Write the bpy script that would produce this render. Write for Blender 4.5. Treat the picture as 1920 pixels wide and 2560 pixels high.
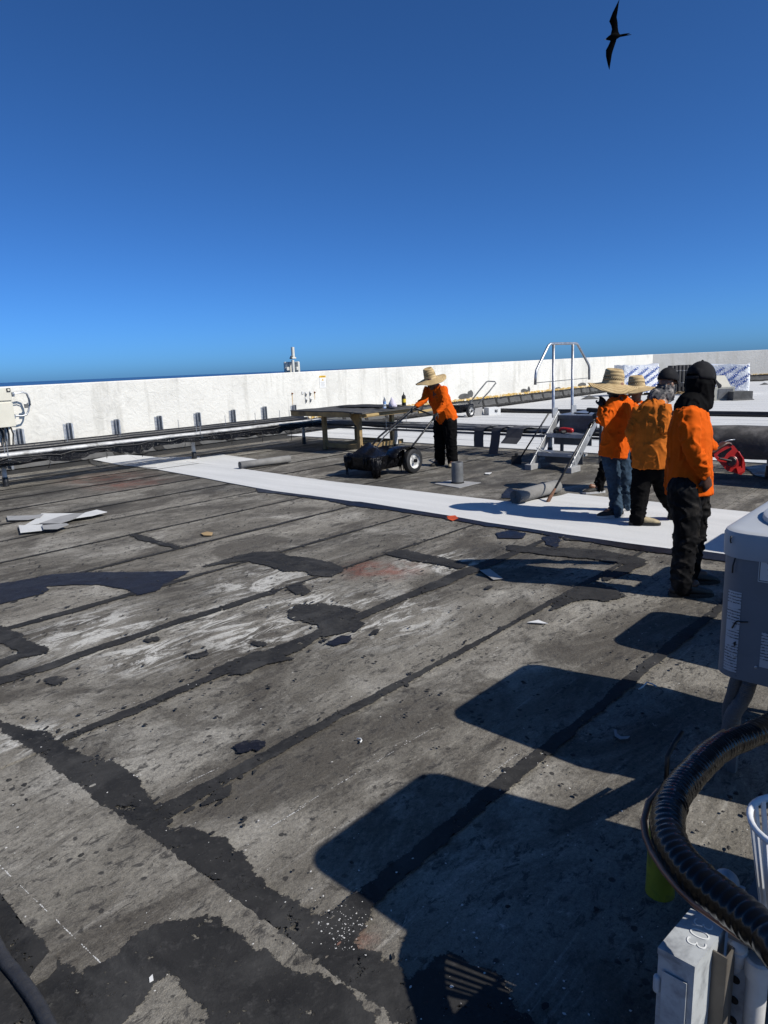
import bpy, bmesh, math, random
import numpy as np
from mathutils import Vector, Matrix, noise
from mathutils.geometry import tessellate_polygon

# ------------------------------------------------------------------ scene, camera, sky, sun
for o in list(bpy.data.objects): bpy.data.objects.remove(o)
scene = bpy.context.scene
C = scene.collection
R = math.radians
FPX, CAM_H = 1707.0, 1.72                      # focal length in photo pixels (1920 x 2560), eye height
ROLL = math.atan(0.0407)
PITCH = math.atan((1280-(955-0.0407*960))*math.cos(ROLL)/FPX)
cr, sr, cp, sp = math.cos(ROLL), math.sin(ROLL), math.cos(PITCH), math.sin(PITCH)
cam_d = bpy.data.cameras.new('camera'); cam = bpy.data.objects.new('camera', cam_d); C.objects.link(cam)
cam_d.sensor_fit = 'VERTICAL'; cam_d.sensor_height = 36; cam_d.sensor_width = 27
cam_d.lens = FPX/2560*36; cam_d.clip_start = .05; cam_d.clip_end = 90000
Rv, Uv, Bv = Vector((1,0,0)), Vector((0,sp,cp)), Vector((0,-cp,sp))
cx, cy = cr*Rv - sr*Uv, sr*Rv + cr*Uv
cam.matrix_world = Matrix(((cx.x,cy.x,Bv.x,0),(cx.y,cy.y,Bv.y,0),(cx.z,cy.z,Bv.z,CAM_H),(0,0,0,1)))
scene.camera = cam
scene.render.resolution_x, scene.render.resolution_y = 768, 1024

SUN_AZ, SUN_EL = R(-29.0), R(41.6)             # azimuth of the sun in the xy plane, measured from +x
world = bpy.data.worlds.new('World'); scene.world = world; world.use_nodes = True
wn = world.node_tree.nodes; bg = wn['Background']
sky = wn.new('ShaderNodeTexSky'); sky.sky_type = 'NISHITA'; sky.sun_disc = False
sky.sun_elevation = SUN_EL; sky.sun_rotation = R(90)-SUN_AZ
sky.altitude = 0; sky.air_density = 0.45; sky.dust_density = 0.8; sky.ozone_density = 7.0
tint = wn.new('ShaderNodeVectorMath'); tint.operation = 'MULTIPLY'; tint.inputs[1].default_value = (.54,1.0,1.34)     # camera white balance
world.node_tree.links.new(sky.outputs[0], tint.inputs[0]); world.node_tree.links.new(tint.outputs[0], bg.inputs[0]); bg.inputs[1].default_value = 0.090
sun_d = bpy.data.lights.new('sun', 'SUN'); sun_d.energy = 5.0; sun_d.angle = R(.5); sun_d.color = (1,.945,.855)
sun = bpy.data.objects.new('sun', sun_d); C.objects.link(sun)
sdir = Vector((math.cos(SUN_AZ)*math.cos(SUN_EL), math.sin(SUN_AZ)*math.cos(SUN_EL), math.sin(SUN_EL)))
sun.rotation_euler = sdir.to_track_quat('Z','Y').to_euler(); sun.location = sdir*60
vs = scene.view_settings; vs.view_transform = 'Standard'; vs.look = 'None'; vs.gamma = 1; vs.exposure = 0.25
vs.use_curve_mapping = False

# ------------------------------------------------------------------ helpers
rng = random.Random(7)
GA = R(47)                                     # the roof's grid: u runs along the parapet, v towards it
UX, UY = math.cos(GA), math.sin(GA)
def W(u, v, z=0.): return Vector((u*UX - v*UY, u*UY + v*UX, z))
def ray(x, y):
    X, Y = x-960, 1280-y
    a, b = cr*X + sr*Y, -sr*X + cr*Y
    return Vector((a, FPX*cp + b*sp, -FPX*sp + b*cp))
def G(x, y, z=0.):                             # photo pixel -> point at height z
    r = ray(x, y); return Vector((0,0,CAM_H)) + r*((z-CAM_H)/r.z)
def D(x, y, Y):                                # photo pixel -> point at depth Y
    r = ray(x, y); return Vector((0,0,CAM_H)) + r*(Y/r.y)
UP = Vector((0,0,1)); axu = (Vector((UX,UY,0)), Vector((-UY,UX,0)), UP)   # roof grid axes
def n3(x, y=0, z=0): return noise.noise(Vector((x, y, z)))

class MB:
    def __init__(s): s.v = []; s.f = []; s.m = []
    def add(s, vs, fs, mi=0):
        k = len(s.v); s.v += [Vector(v) for v in vs]; s.f += [tuple(i+k for i in f) for f in fs]; s.m += [mi]*len(fs); return s
    def box(s, c, size, ax=None, mi=0, bev=0.):
        c = Vector(c); hx, hy, hz = [d/2 for d in size]
        X, Y, Z = ax if ax else (Vector((1,0,0)), Vector((0,1,0)), Vector((0,0,1)))
        b = min(bev, hx*.45, hy*.45, hz*.45)
        if b <= 0:
            P = [c+X*hx*i+Y*hy*j+Z*hz*k for k in (-1,1) for i,j in ((-1,-1),(1,-1),(1,1),(-1,1))]
            return s.add(P, [(0,3,2,1),(4,5,6,7),(0,1,5,4),(1,2,6,5),(2,3,7,6),(3,0,4,7)], mi)
        P = []; rings = [(-hz, b), (-hz+b, 0), (hz-b, 0), (hz, b)]
        for z, q in rings:
            x, y = hx-q, hy-q; e = b
            for i, j in ((-x+e,-y),(x-e,-y),(x,-y+e),(x,y-e),(x-e,y),(-x+e,y),(-x,y-e),(-x,-y+e)):
                P.append(c+X*i+Y*j+Z*z)
        F = [tuple(range(7,-1,-1)), tuple(range(24,32))]
        for r in range(3):
            for i in range(8): F.append((r*8+i, r*8+(i+1)%8, r*8+8+(i+1)%8, r*8+8+i))
        return s.add(P, F, mi)
    def tube(s, pts, rad, seg=10, mi=0, cap=True, flat=None, side=None, rnd=False):
        pts = [Vector(p) for p in pts]; n = len(pts)
        if not hasattr(rad, '__len__'): rad = [rad]*n
        rad = [r if hasattr(r,'__len__') else (r, r) for r in rad]
        if rnd:                                # rounded ends
            d0 = (pts[0]-pts[1]).normalized(); d1 = (pts[-1]-pts[-2]).normalized()
            a, b = [], []
            for q in (.97, .75, .4):
                h = math.sqrt(1-(1-q)**2) if False else q
                w = math.sqrt(max(0, 1-h*h))
                m0 = min(rad[0]); m1 = min(rad[-1])
                a.append((pts[0]+d0*m0*h, (rad[0][0]*w, rad[0][1]*w))); b.append((pts[-1]+d1*m1*h, (rad[-1][0]*w, rad[-1][1]*w)))
            pts = [p for p,_ in a]+pts+[p for p,_ in b[::-1]]; rad = [r for _,r in a]+rad+[r for _,r in b[::-1]]; n = len(pts)
        t0 = (pts[1]-pts[0]).normalized()
        if side is not None: A = Vector(side)
        else: A = t0.orthogonal()
        P = []
        for i in range(n):
            t = (pts[min(i+1,n-1)]-pts[max(i-1,0)])
            t = t.normalized() if t.length > 1e-9 else t0
            A = (A - t*A.dot(t));  A = A.normalized() if A.length > 1e-6 else t.orthogonal().normalized()
            B = t.cross(A)
            for k in range(seg):
                a = 2*math.pi*k/seg; P.append(pts[i] + A*math.cos(a)*rad[i][0] + B*math.sin(a)*rad[i][1])
        F = [(i*seg+k, i*seg+(k+1)%seg, (i+1)*seg+(k+1)%seg, (i+1)*seg+k) for i in range(n-1) for k in range(seg)]
        if cap: F += [tuple(range(seg-1,-1,-1)), tuple((n-1)*seg+k for k in range(seg))]
        return s.add(P, F, mi)
    def lathe(s, c, prof, seg=24, axis=(0,0,1), mi=0, cap=True):
        Z = Vector(axis).normalized(); X = Z.orthogonal().normalized(); Y = Z.cross(X); c = Vector(c)
        P = [c + Z*h + (X*math.cos(2*math.pi*k/seg)+Y*math.sin(2*math.pi*k/seg))*r for r, h in prof for k in range(seg)]
        n = len(prof)
        F = [(i*seg+k, i*seg+(k+1)%seg, (i+1)*seg+(k+1)%seg, (i+1)*seg+k) for i in range(n-1) for k in range(seg)]
        if cap: F += [tuple(range(seg-1,-1,-1)), tuple((n-1)*seg+k for k in range(seg))]
        return s.add(P, F, mi)
    def prism(s, poly, h, mi=0):               # poly: list of Vectors, h: extrusion Vector
        n = len(poly); h = Vector(h)
        return s.add(list(poly)+[p+h for p in poly], [tuple(range(n-1,-1,-1)), tuple(range(n,2*n))]+[(i,(i+1)%n,n+(i+1)%n,n+i) for i in range(n)], mi)
    def grid(s, P, nu, nv, mi=0, thick=0.):    # P row-major nu x nv
        F = [(i*nv+j, (i+1)*nv+j, (i+1)*nv+j+1, i*nv+j+1) for i in range(nu-1) for j in range(nv-1)]
        s.add(P, F, mi)
        if thick:
            k = len(s.v)-len(P); T = Vector((0,0,-thick)) if not isinstance(thick, Vector) else thick
            k2 = len(s.v); s.v += [Vector(p)+T for p in P]
            s.f += [tuple(k2+q for q in reversed(f)) for f in F]; s.m += [mi]*len(F)
            edge = [i*nv for i in range(nu)]+[(nu-1)*nv+j for j in range(1,nv)]+[i*nv+nv-1 for i in range(nu-2,-1,-1)]+[j for j in range(nv-2,0,-1)]
            for a, b in zip(edge, edge[1:]+edge[:1]): s.f.append((k+b, k+a, k2+a, k2+b)); s.m.append(mi)
        return s
    def build(s, name, mat, parent=None, smooth=False, auto=None):
        org = ORG.get(parent.name, Vector()) if parent else Vector()
        me = bpy.data.meshes.new(name); me.from_pydata([tuple(v-org) for v in s.v], [], s.f)
        for m in (mat if isinstance(mat, (list,tuple)) else [mat]): me.materials.append(m)
        if len(me.materials) > 1: me.polygons.foreach_set('material_index', s.m)
        me.validate(); bm = bmesh.new(); bm.from_mesh(me); bmesh.ops.recalc_face_normals(bm, faces=bm.faces); bm.to_mesh(me); bm.free()
        if smooth:
            me.shade_smooth()
            if auto: me.set_sharp_from_angle(angle=R(auto))
        o = bpy.data.objects.new(name, me); C.objects.link(o)
        if parent: o.parent = parent; ORG[o.name] = org
        return o
ORG = {}
def tag(o, label=None, cat=None, group=None, kind=None):
    for k, v in (('label',label),('category',cat),('group',group),('kind',kind)):
        if v: o[k] = v
    return o
def thing(name, loc, label, cat, group=None):
    o = bpy.data.objects.new(name, None); C.objects.link(o); o.location = loc; o.empty_display_size = .1
    ORG[o.name] = Vector(loc); return tag(o, label, cat, group)
def solo(o, label, cat, group=None): return tag(o, label, cat, group)
def frame(d, up=(0,0,1)):
    X = Vector(d).normalized(); Z = Vector(up); Z = (Z-X*Z.dot(X)).normalized(); return (X, Z.cross(X), Z)

# ------------------------------------------------------------------ materials
class NT:
    def __init__(s, name):
        s.m = bpy.data.materials.new(name); s.m.use_nodes = True; s.t = s.m.node_tree; s.n = s.t.nodes; s.b = s.n['Principled BSDF']
        s.geo = None
    def lk(s, a, b): s.t.links.new(a, b)
    def node(s, typ, **k):
        n = s.n.new(typ)
        for a, b in k.items(): setattr(n, a, b)
        return n
    def pos(s, rot=0., scale=(1,1,1), obj=False):
        if obj: g = s.node('ShaderNodeTexCoord').outputs['Object']
        else: g = s.node('ShaderNodeNewGeometry').outputs['Position']
        m = s.node('ShaderNodeMapping'); m.inputs['Rotation'].default_value = (0,0,rot)
        m2 = s.node('ShaderNodeMapping'); m2.inputs['Scale'].default_value = scale
        s.lk(g, m.inputs['Vector']); s.lk(m.outputs[0], m2.inputs['Vector']); return m2.outputs[0]
    def noise(s, vec, scale, detail=4, rough=.55, dist=0.):
        n = s.node('ShaderNodeTexNoise'); n.inputs['Scale'].default_value = scale; n.inputs['Detail'].default_value = detail
        n.inputs['Roughness'].default_value = rough; n.inputs['Distortion'].default_value = dist; s.lk(vec, n.inputs['Vector']); return n.outputs[0]
    def voro(s, vec, scale, feature='F1', out='Distance'):
        n = s.node('ShaderNodeTexVoronoi', feature=feature); n.inputs['Scale'].default_value = scale; s.lk(vec, n.inputs['Vector']); return n.outputs[out]
    def ramp(s, fac, a, b, va=0., vb=1., smooth=False):
        n = s.node('ShaderNodeMapRange', clamp=True)
        if smooth: n.interpolation_type = 'SMOOTHSTEP'
        for i, v in zip((1,2,3,4), (a,b,va,vb)): n.inputs[i].default_value = v
        s.lk(fac, n.inputs[0]); return n.outputs[0]
    def math(s, op, a, b=0.):
        n = s.node('ShaderNodeMath', operation=op)
        for i, q in enumerate((a, b)):
            if isinstance(q, (int,float)): n.inputs[i].default_value = q
            else: s.lk(q, n.inputs[i])
        return n.outputs[0]
    def mix(s, fac, a, b, mode='MIX'):
        n = s.node('ShaderNodeMix', data_type='RGBA', blend_type=mode)
        for i, q in ((0,fac),(6,a),(7,b)):
            if isinstance(q, (int,float)): n.inputs[i].default_value = q
            elif isinstance(q, tuple): n.inputs[i].default_value = (*q[:3], 1)
            else: s.lk(q, n.inputs[i])
        return n.outputs[2]
    def col(s, c):
        if isinstance(c, tuple): s.b.inputs['Base Color'].default_value = (*c[:3],1)
        else: s.lk(c, s.b.inputs['Base Color'])
    def rgh(s, r):
        if isinstance(r, (int,float)): s.b.inputs['Roughness'].default_value = r
        else: s.lk(r, s.b.inputs['Roughness'])
    def bump(s, h, strength=.3, dist=.01):
        n = s.node('ShaderNodeBump'); n.inputs['Strength'].default_value = strength; n.inputs['Distance'].default_value = dist
        s.lk(h, n.inputs['Height']); s.lk(n.outputs[0], s.b.inputs['Normal'])
def simple(name, c, rough=.6, metal=0., var=.25, scale=8., bump=.15, bd=.004, dirt=None, dirt_amt=.5, dscale=3., spec=None, obj=True, coat=0., stretch=(1,1,1)):
    t = NT(name); p = t.pos(scale=stretch, obj=obj)
    nz = t.noise(p, scale, 6, .6); f = t.ramp(nz, .25, .75, 1-var, 1+var)
    mul = t.node('ShaderNodeVectorMath', operation='SCALE'); mul.inputs[0].default_value = tuple(x*.74 for x in c); t.lk(f, mul.inputs['Scale'])
    colr = mul.outputs[0]
    if dirt:
        d = t.ramp(t.noise(p, dscale, 8, .65, .3), .5, .68); colr = t.mix(t.math('MULTIPLY', d, dirt_amt), colr, dirt)
    t.col(colr); t.rgh(t.ramp(nz, .2, .8, max(.03,rough-.08), min(1,rough+.08))); t.b.inputs['Metallic'].default_value = metal
    if spec is not None: t.b.inputs['Specular IOR Level'].default_value = spec
    if coat: t.b.inputs['Coat Weight'].default_value = coat
    if bump: t.bump(t.noise(p, scale*6, 4, .6), bump, bd)
    return t.m

def roof_material():
    t = NT('aged roofing membrane'); p = t.pos(rot=-GA); ps = t.pos(rot=-GA, scale=(.45,1.3,1)); pl = t.pos(rot=-GA, scale=(.12,2.2,1))
    gran = t.noise(p, 190, 3, .8); gran2 = t.noise(p, 60, 4, .7); mid = t.noise(ps, 1.7, 9, .62, .4); mid2 = t.noise(p, 5.5, 8, .68, .6)
    c = t.mix(t.ramp(mid, .32, .68), (.088,.079,.064), (.275,.258,.222))
    c = t.mix(t.ramp(mid2, .38, .66, 0, .8), c, (.135,.124,.106))
    c = t.mix(t.ramp(t.noise(p, 1.1, 7, .6, .8), .53, .68, 0, .65), c, (.34,.325,.29))
    streak = t.noise(pl, 9, 6, .65)
    c = t.mix(t.ramp(streak, .58, .74, 0, .4), c, (.05,.047,.042))
    c = t.mix(t.ramp(streak, .42, .27, 0, .5), c, (.40,.385,.35))
    # walked-in bitumen stains and dark spatter
    st = t.ramp(t.noise(t.pos(rot=-GA, scale=(.7,1.2,1)), 2.9, 9, .72, .9), .585, .66); c = t.mix(t.math('MULTIPLY', st, .75), c, (.03,.028,.026))
    sn3 = t.ramp(t.noise(t.pos(rot=-GA, scale=(1,1.9,1)), 26, 6, .7, .4), .60, .66); c = t.mix(t.math('MULTIPLY', sn3, .7), c, (.035,.033,.03)); st2 = t.ramp(t.noise(p, 11, 8, .75, .5), .60, .66); c = t.mix(t.math('MULTIPLY', st2, .8), c, (.022,.021,.02))
    sn = t.math('ADD', t.voro(p, 13), t.math('MULTIPLY', t.noise(p, 30, 4), .35))
    sp = t.ramp(sn, .29, .34, 1, 0); gate = t.ramp(t.noise(p, 3.1, 4), .40, .5)
    c = t.mix(t.math('MULTIPLY', t.math('MULTIPLY', sp, gate), .85), c, (.018,.018,.019))
    lo = t.ramp(t.noise(t.pos(rot=-GA, scale=(.6,1.1,1)), 1.3, 12, .74, .7), .46, .57); c = t.mix(t.math('MULTIPLY', lo, .8), c, (.053,.047,.039))
    fl = t.math('MULTIPLY', t.ramp(t.noise(t.pos(rot=-GA, scale=(.8,1.5,1)), 15, 9, .75, .6), .54, .60), t.ramp(t.noise(p, 1.9, 5, .6), .34, .52)); c = t.mix(t.math('MULTIPLY', fl, .85), c, (.036,.034,.032))
    fb = t.math('MULTIPLY', t.ramp(t.noise(t.pos(rot=-GA, scale=(.7,1.6,1)), 12, 9, .78, .8), .60, .67), t.ramp(t.noise(p, 1.4, 5, .6), .45, .6)); c = t.mix(t.math('MULTIPLY', fb, .6), c, (.44,.42,.37))
    # chalky bloom around the old repairs
    geo = t.node('ShaderNodeNewGeometry').outputs['Position']; acc = None
    for (x, y, r) in BLOOM:
        q = t.node('ShaderNodeVectorMath', operation='DISTANCE'); t.lk(geo, q.inputs[0]); q.inputs[1].default_value = (x, y, 0)
        m = t.ramp(q.outputs['Value'], r*.15, r, 1, 0, True); acc = m if acc is None else t.math('MAXIMUM', acc, m)
    bl = t.math('MULTIPLY', acc, t.ramp(t.noise(ps, 4.6, 12, .78, 1.1), .50, .56)); c = t.mix(t.math('MULTIPLY', bl, .85), c, (.50,.49,.455))
    acc = None
    for (x, y, r) in RED:
        q = t.node('ShaderNodeVectorMath', operation='DISTANCE'); t.lk(geo, q.inputs[0]); q.inputs[1].default_value = (x, y, 0)
        m = t.ramp(q.outputs['Value'], 0, r, 1, 0, True); acc = m if acc is None else t.math('MAXIMUM', acc, m)
    c = t.mix(t.math('MULTIPLY', t.math('MULTIPLY', acc, t.ramp(t.noise(p, 5, 8, .7), .4, .6)), .6), c, (.20,.05,.03))
    acc = None
    for (x, y, r) in SOOT:
        q = t.node('ShaderNodeVectorMath', operation='DISTANCE'); t.lk(geo, q.inputs[0]); q.inputs[1].default_value = (x, y, 0)
        m = t.ramp(q.outputs['Value'], r*.3, r, 1, 0, True); acc = m if acc is None else t.math('MAXIMUM', acc, m)
    c = t.mix(t.math('MULTIPLY', t.math('MULTIPLY', acc, t.ramp(t.noise(ps, 2.4, 8, .7), .3, .62)), .8), c, (.022,.021,.02))
    g = t.math('ADD', t.ramp(gran, .3, .7, .5, 1.0), t.ramp(gran2, .3, .7, -.08, .42))
    oi = t.node('ShaderNodeObjectInfo').outputs['Random']
    g = t.math('MULTIPLY', g, t.ramp(oi, 0, 1, .96, 1.2))
    mul = t.node('ShaderNodeVectorMath', operation='SCALE'); t.lk(c, mul.inputs[0]); t.lk(g, mul.inputs['Scale']); t.col(mul.outputs[0])
    t.rgh(t.ramp(mid2, .3, .7, .78, .95)); t.b.inputs['Specular IOR Level'].default_value = .25
    hh = t.math('ADD', t.math('MULTIPLY', gran, .25), t.math('ADD', t.math('MULTIPLY', mid2, 1.2), t.math('MULTIPLY', gran2, .5)))
    t.bump(hh, .75, .012); return t.m
def tar_material(name, c, rough, bs=.35, wet=False, cover=False):
    t = NT(name); p = t.pos(); n1 = t.noise(p, 4.5, 9, .68, .5); n2 = t.noise(p, 34, 6, .7); n4 = t.noise(p, 140, 3, .7)
    col = t.mix(t.ramp(n1, .3, .7), tuple(x*.6 for x in c), tuple(x*1.6 for x in c))
    col = t.mix(t.ramp(n2, .55, .75, 0, .5), col, (.07,.068,.066))
    t.b.inputs['Specular IOR Level'].default_value = .14 if wet else .2
    if not wet: col = t.mix(t.ramp(t.noise(p, 8, 9, .8, 1.), .62, .7, 0, .55), col, (.11,.105,.095)); col = t.mix(t.ramp(t.noise(p, 2.2, 9, .72, .6), .5, .7, 0, .75), col, (.055,.054,.052))
    t.col(col); t.rgh(t.ramp(n1, .3, .7, rough-.14, rough+.14))
    t.bump(t.math('ADD', t.math('ADD', n1, t.math('MULTIPLY', n2, .35)), t.math('MULTIPLY', n4, .12)), bs, .02)
    if cover:
        at = t.node('ShaderNodeAttribute', attribute_name='cover').outputs['Fac']; e = t.math('ADD', t.math('MULTIPLY', t.math('SUBTRACT', t.noise(p, 38, 6, .75), .5), 2.4 if wet else 3.6), t.math('MULTIPLY', t.math('SUBTRACT', t.noise(p, 7, 6, .72), .5), 1.0 if wet else 2.6))
        t.lk(t.ramp(t.math('ADD', at, e), .40, .52), t.b.inputs['Alpha'])
    return t.m
def white_membrane():
    t = NT('white mineral cap sheet'); p = t.pos(rot=-GA); pl = t.pos(rot=-GA, scale=(2.0,.22,1))
    c = t.mix(t.ramp(t.noise(pl, 1.8, 8, .62, .3), .35, .7), (.56,.562,.555), (.47,.475,.472))
    c = t.mix(t.ramp(t.noise(p, 6, 9, .75, .5), .6, .72, 0, .35), c, (.42,.42,.42))
    c = t.mix(t.ramp(t.noise(p, 23, 5, .7), .68, .74, 0, .5), c, (.25,.25,.25))
    g = t.ramp(t.noise(p, 170, 3, .8), .3, .7, .84, 1.08)
    mul = t.node('ShaderNodeVectorMath', operation='SCALE'); t.lk(c, mul.inputs[0]); t.lk(g, mul.inputs['Scale']); t.col(mul.outputs[0])
    t.rgh(.85); t.b.inputs['Specular IOR Level'].default_value = .2
    t.bump(t.math('ADD', t.noise(p, 150, 3, .8), t.math('MULTIPLY', t.noise(pl, 2, 5), 2.)), .25, .008); return t.m
def stucco(name, c, bs=.4):
    t = NT(name); p = t.pos()
    n1 = t.noise(p, 5.5, 6, .6, 1.2); n2 = t.noise(p, 24, 6, .65); n0 = t.noise(p, .5, 6, .6)
    col = t.mix(t.ramp(n0, .42, .72, 0, .8), c, tuple(x*.80 for x in c))
    col = t.mix(t.ramp(t.noise(p, 1.3, 9, .72, .6), .54, .70, 0, .5), col, (.36,.35,.32)); col = t.mix(t.ramp(t.noise(t.pos(scale=(1,1,.12)), 2.6, 7, .7), .52, .70, 0, .6), col, (.33,.32,.285))
    col = t.mix(t.ramp(t.noise(p, 17, 6, .75), .70, .76, 0, .5), col, (.25,.24,.22))
    t.col(col); t.rgh(.9); t.b.inputs['Specular IOR Level'].default_value = .2
    t.bump(t.math('ADD', t.ramp(n1, .35, .62), t.math('MULTIPLY', n2, .4)), bs, .03); return t.m
def pxs(f, pts, z=0.): return [G(*f(x, y), z) for x, y in pts]
R3 = lambda x, y: (x*.5787, 1180+y*.5787)
R4 = lambda x, y: (900+x*.5787, 1180+y*.5787)
R5 = lambda x, y: (x*.5425, 1750+y*.5425)
R6 = lambda x, y: (750+x*.5425, 1750+y*.5425)
Z1 = lambda x, y: (x*.3014, 850+y*.3014)
Z2 = lambda x, y: (450+x*.3014, 850+y*.3014)
Z3 = lambda x, y: (850+x*.3014, 850+y*.3014)
Z4 = lambda x, y: (1250+x*.211, 830+y*.211)
Z5 = lambda x, y: (1420+x*.3014, 830+y*.3014)
Z6 = lambda x, y: (1420+x*.3014, 1100+y*.3014)
Z7 = lambda x, y: (1500+x*.3437, 1800+y*.3437)
ZA = lambda x, y: (880+x*.217, 900+y*.217)
ZB = lambda x, y: (1460+x*.217, 900+y*.217)
BLOOM = [(*G(*f(x, y)).xy, r) for f, x, y, r in ((R3,1150,480,.75),(R3,1300,560,.55),(R3,420,690,.8),(R3,900,640,.5),(R4,60,620,.8),(R4,330,390,.6),(R3,1100,690,.6),(R3,640,780,.5),(R5,150,180,.25))]
RED = [(*G(*f(x, y)).xy, r) for f, x, y, r in ((Z1,880,1140,1.1),(Z1,1050,1190,.9),(R4,140,425,.4),(R3,1580,420,.4),(R6,240,1115,.12))]
SOOT = [(*G(*f(x, y)).xy, r) for f, x, y, r in ((Z1,1000,1130,1.5),(Z1,300,1260,1.3),(Z2,400,1200,1.2),(Z3,1150,1180,1.3),(Z3,300,1180,1.2),(R4,620,350,.5),(R3,420,150,.6),(Z3,1400,1060,1.4),(R4,1000,380,.4),(Z2,1100,880,1.6))]

M = {}
M['roof'] = roof_material(); M['tar'] = tar_material('dried bitumen', (.019,.0187,.0185), .8, cover=True); M['wet'] = tar_material('fresh glossy bitumen', (.010,.010,.013), .42, .3, True, True)
M['tarsolid'] = tar_material('dried bitumen coat', (.019,.0187,.0185), .8)
M['gloss'] = tar_material('dripping bitumen', (.004,.004,.005), .16, 1., True)
M['white'] = white_membrane(); M['stucco'] = stucco('white stucco', (.60,.588,.545), .26); M['stucco_shade'] = stucco('shade-toned stucco', (.46,.455,.435), .16)  # darker stucco: the second wall's weaker sunlight is painted into its colour
M['flash'] = simple('grey mineral flashing', (.10,.10,.098), .9, var=.35, scale=5, bump=.3, dirt=(.03,.03,.03), dirt_amt=.6, obj=False)
M['foam'] = simple('yellow sealant', (.62,.40,.10), .8, var=.4, scale=9, bump=.6, bd=.03, dirt=(.8,.78,.7), dirt_amt=.9, dscale=5, obj=False)
M['galv'] = simple('galvanised steel', (.50,.52,.55), .42, .85, var=.3, scale=14, bump=.08)
M['alu'] = simple('aluminium', (.46,.47,.48), .5, .6, var=.25, scale=10, bump=.08, dirt=(.2,.2,.2), dirt_amt=.5)
M['zincgrey'] = simple('grey painted pipe', (.16,.165,.17), .55, .2, var=.35, scale=6, dirt=(.04,.04,.04), dirt_amt=.7)
M['blackpipe'] = simple('black insulated pipe', (.012,.012,.013), .45, var=.5, scale=7, bump=.4, bd=.01)
M['cable'] = simple('black cable', (.010,.010,.011), .5, var=.4, scale=10)
M['whitepipe'] = simple('white conduit', (.62,.62,.61), .5, var=.3, scale=6, dirt=(.08,.075,.065), dirt_amt=.9, dscale=4)
M['cream'] = simple('cream enamel', (.74,.71,.60), .45, var=.08, scale=4, bump=.04)
M['black'] = simple('black rubber', (.012,.012,.012), .7, var=.4, scale=12, bump=.3)
M['wood'] = simple('weathered yellow lumber', (.36,.245,.105), .75, var=.45, scale=4, bump=.35, dirt=(.06,.045,.03), dirt_amt=.75, stretch=(1,1,1))
M['woodnew'] = simple('fresh cut lumber', (.60,.42,.17), .7, var=.25, scale=5, bump=.2)
M['tabletop'] = tar_material('bitumen covered board', (.06,.058,.055), .7, .6)

# ------------------------------------------------------------------ sea and roof
mb = MB(); ring = []
for i in range(64): ring.append((math.cos(i*math.tau/64)*60000, math.sin(i*math.tau/64)*60000, -60))
mb.add(ring, [tuple(range(64))])
t = NT('sea water'); p = t.pos(); t.col(t.mix(t.ramp(t.noise(p, .0006, 6, .6), .3, .7), (.016,.055,.13), (.022,.068,.155))); t.rgh(.32)
t.b.inputs['Specular IOR Level'].default_value = .3
t.bump(t.noise(t.pos(scale=(1,1,1)), .05, 6, .6), .6, 1.); tag(mb.build('sea', t.m), kind='structure')

WALL_A, WALL_B = W(-16, 13.94), Vector((16.3, 40.9, 0))        # inner foot of the long parapet
WALL_C = Vector((62, 43.6, 0)); 
outline = [WALL_A, WALL_B, WALL_C, Vector((62,-22,0)), Vector((-26,-22,0))]
mb = MB(); mb.prism([Vector((p.x*1.004, p.y*1.004, -.014)) for p in outline][::-1], (0,0,-6))
roof = tag(mb.build('roof', M['tarsolid']), kind='structure')
roof['label'] = 'flat roof deck under the membrane sheets'

# old grey sheets, laid along the parapet
VS = [1.38, 2.33, 3.25, 4.2, 5.1, 6.08, 7.1, 8.08]
while VS[-1] < 13.5: VS.append(VS[-1]+.97)
VS = [1.38-.95*k for k in range(11,0,-1)] + VS
def sheet(name, u0, u1, v0, v1, mat, z=0., th=.004, wob=.006, parent=roof, lift=0.):
    mb = MB(); ed = []
    def side(a, b):
        n = max(2, int((Vector(a)-Vector(b)).length/.35))
        for i in range(n):
            q = i/n; u, v = a[0]+(b[0]-a[0])*q, a[1]+(b[1]-a[1])*q
            ed.append(W(u + wob*n3(u*2.1, v*2.3, 3), v + wob*n3(u*2.2, v*2.1, 9), z))
    side((u0,v0),(u1,v0)); side((u1,v0),(u1,v1)); side((u1,v1),(u0,v1)); side((u0,v1),(u0,v0))
    mb.prism([p-Vector((0,0,th)) for p in ed], (0,0,th)); return mb.build(name, mat, parent)
r2 = random.Random(3)
for k in range(len(VS)-1):
    v0, v1 = VS[k]+.004, VS[k+1]-.004; u = 1.05; first = True
    cuts = [.97, 11.72] if k % 2 else [.97, 1.05+r2.uniform(3,8), 11.72]
    if abs(VS[k]-6.08) < .02: cuts = [.97, 3.55, 11.72]
    for a, b in zip(cuts, cuts[1:]): sheet('membrane_sheet', a+.004, b-.004, v0, v1, M['roof'], z=r2.uniform(-.001,.001))
# cross sheets at the near end of the roof
MB().prism([W(.55,-9,-.009), W(1.17,-9,-.009)]+[W(1.135-.043*v+.004*n3(v*3.1), v, -.009) for v in np.arange(-1,3.25,.1)]+[W(.55,3.2,-.009)], UP*.020).build('membrane_sheet', M['roof'], roof); sheet('membrane_sheet', .55, 1.05, 3.22, 14.2, M['roof'], z=.0105, th=.020)
for k in range(14):
    for a, b in ((-9,1.2+k%3),(1.21+k%3,14.)): sheet('membrane_sheet', .54-.95*(k+1)+.01, .54-.95*k, a, b, M['roof'], z=r2.uniform(-.001,.001))

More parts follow.
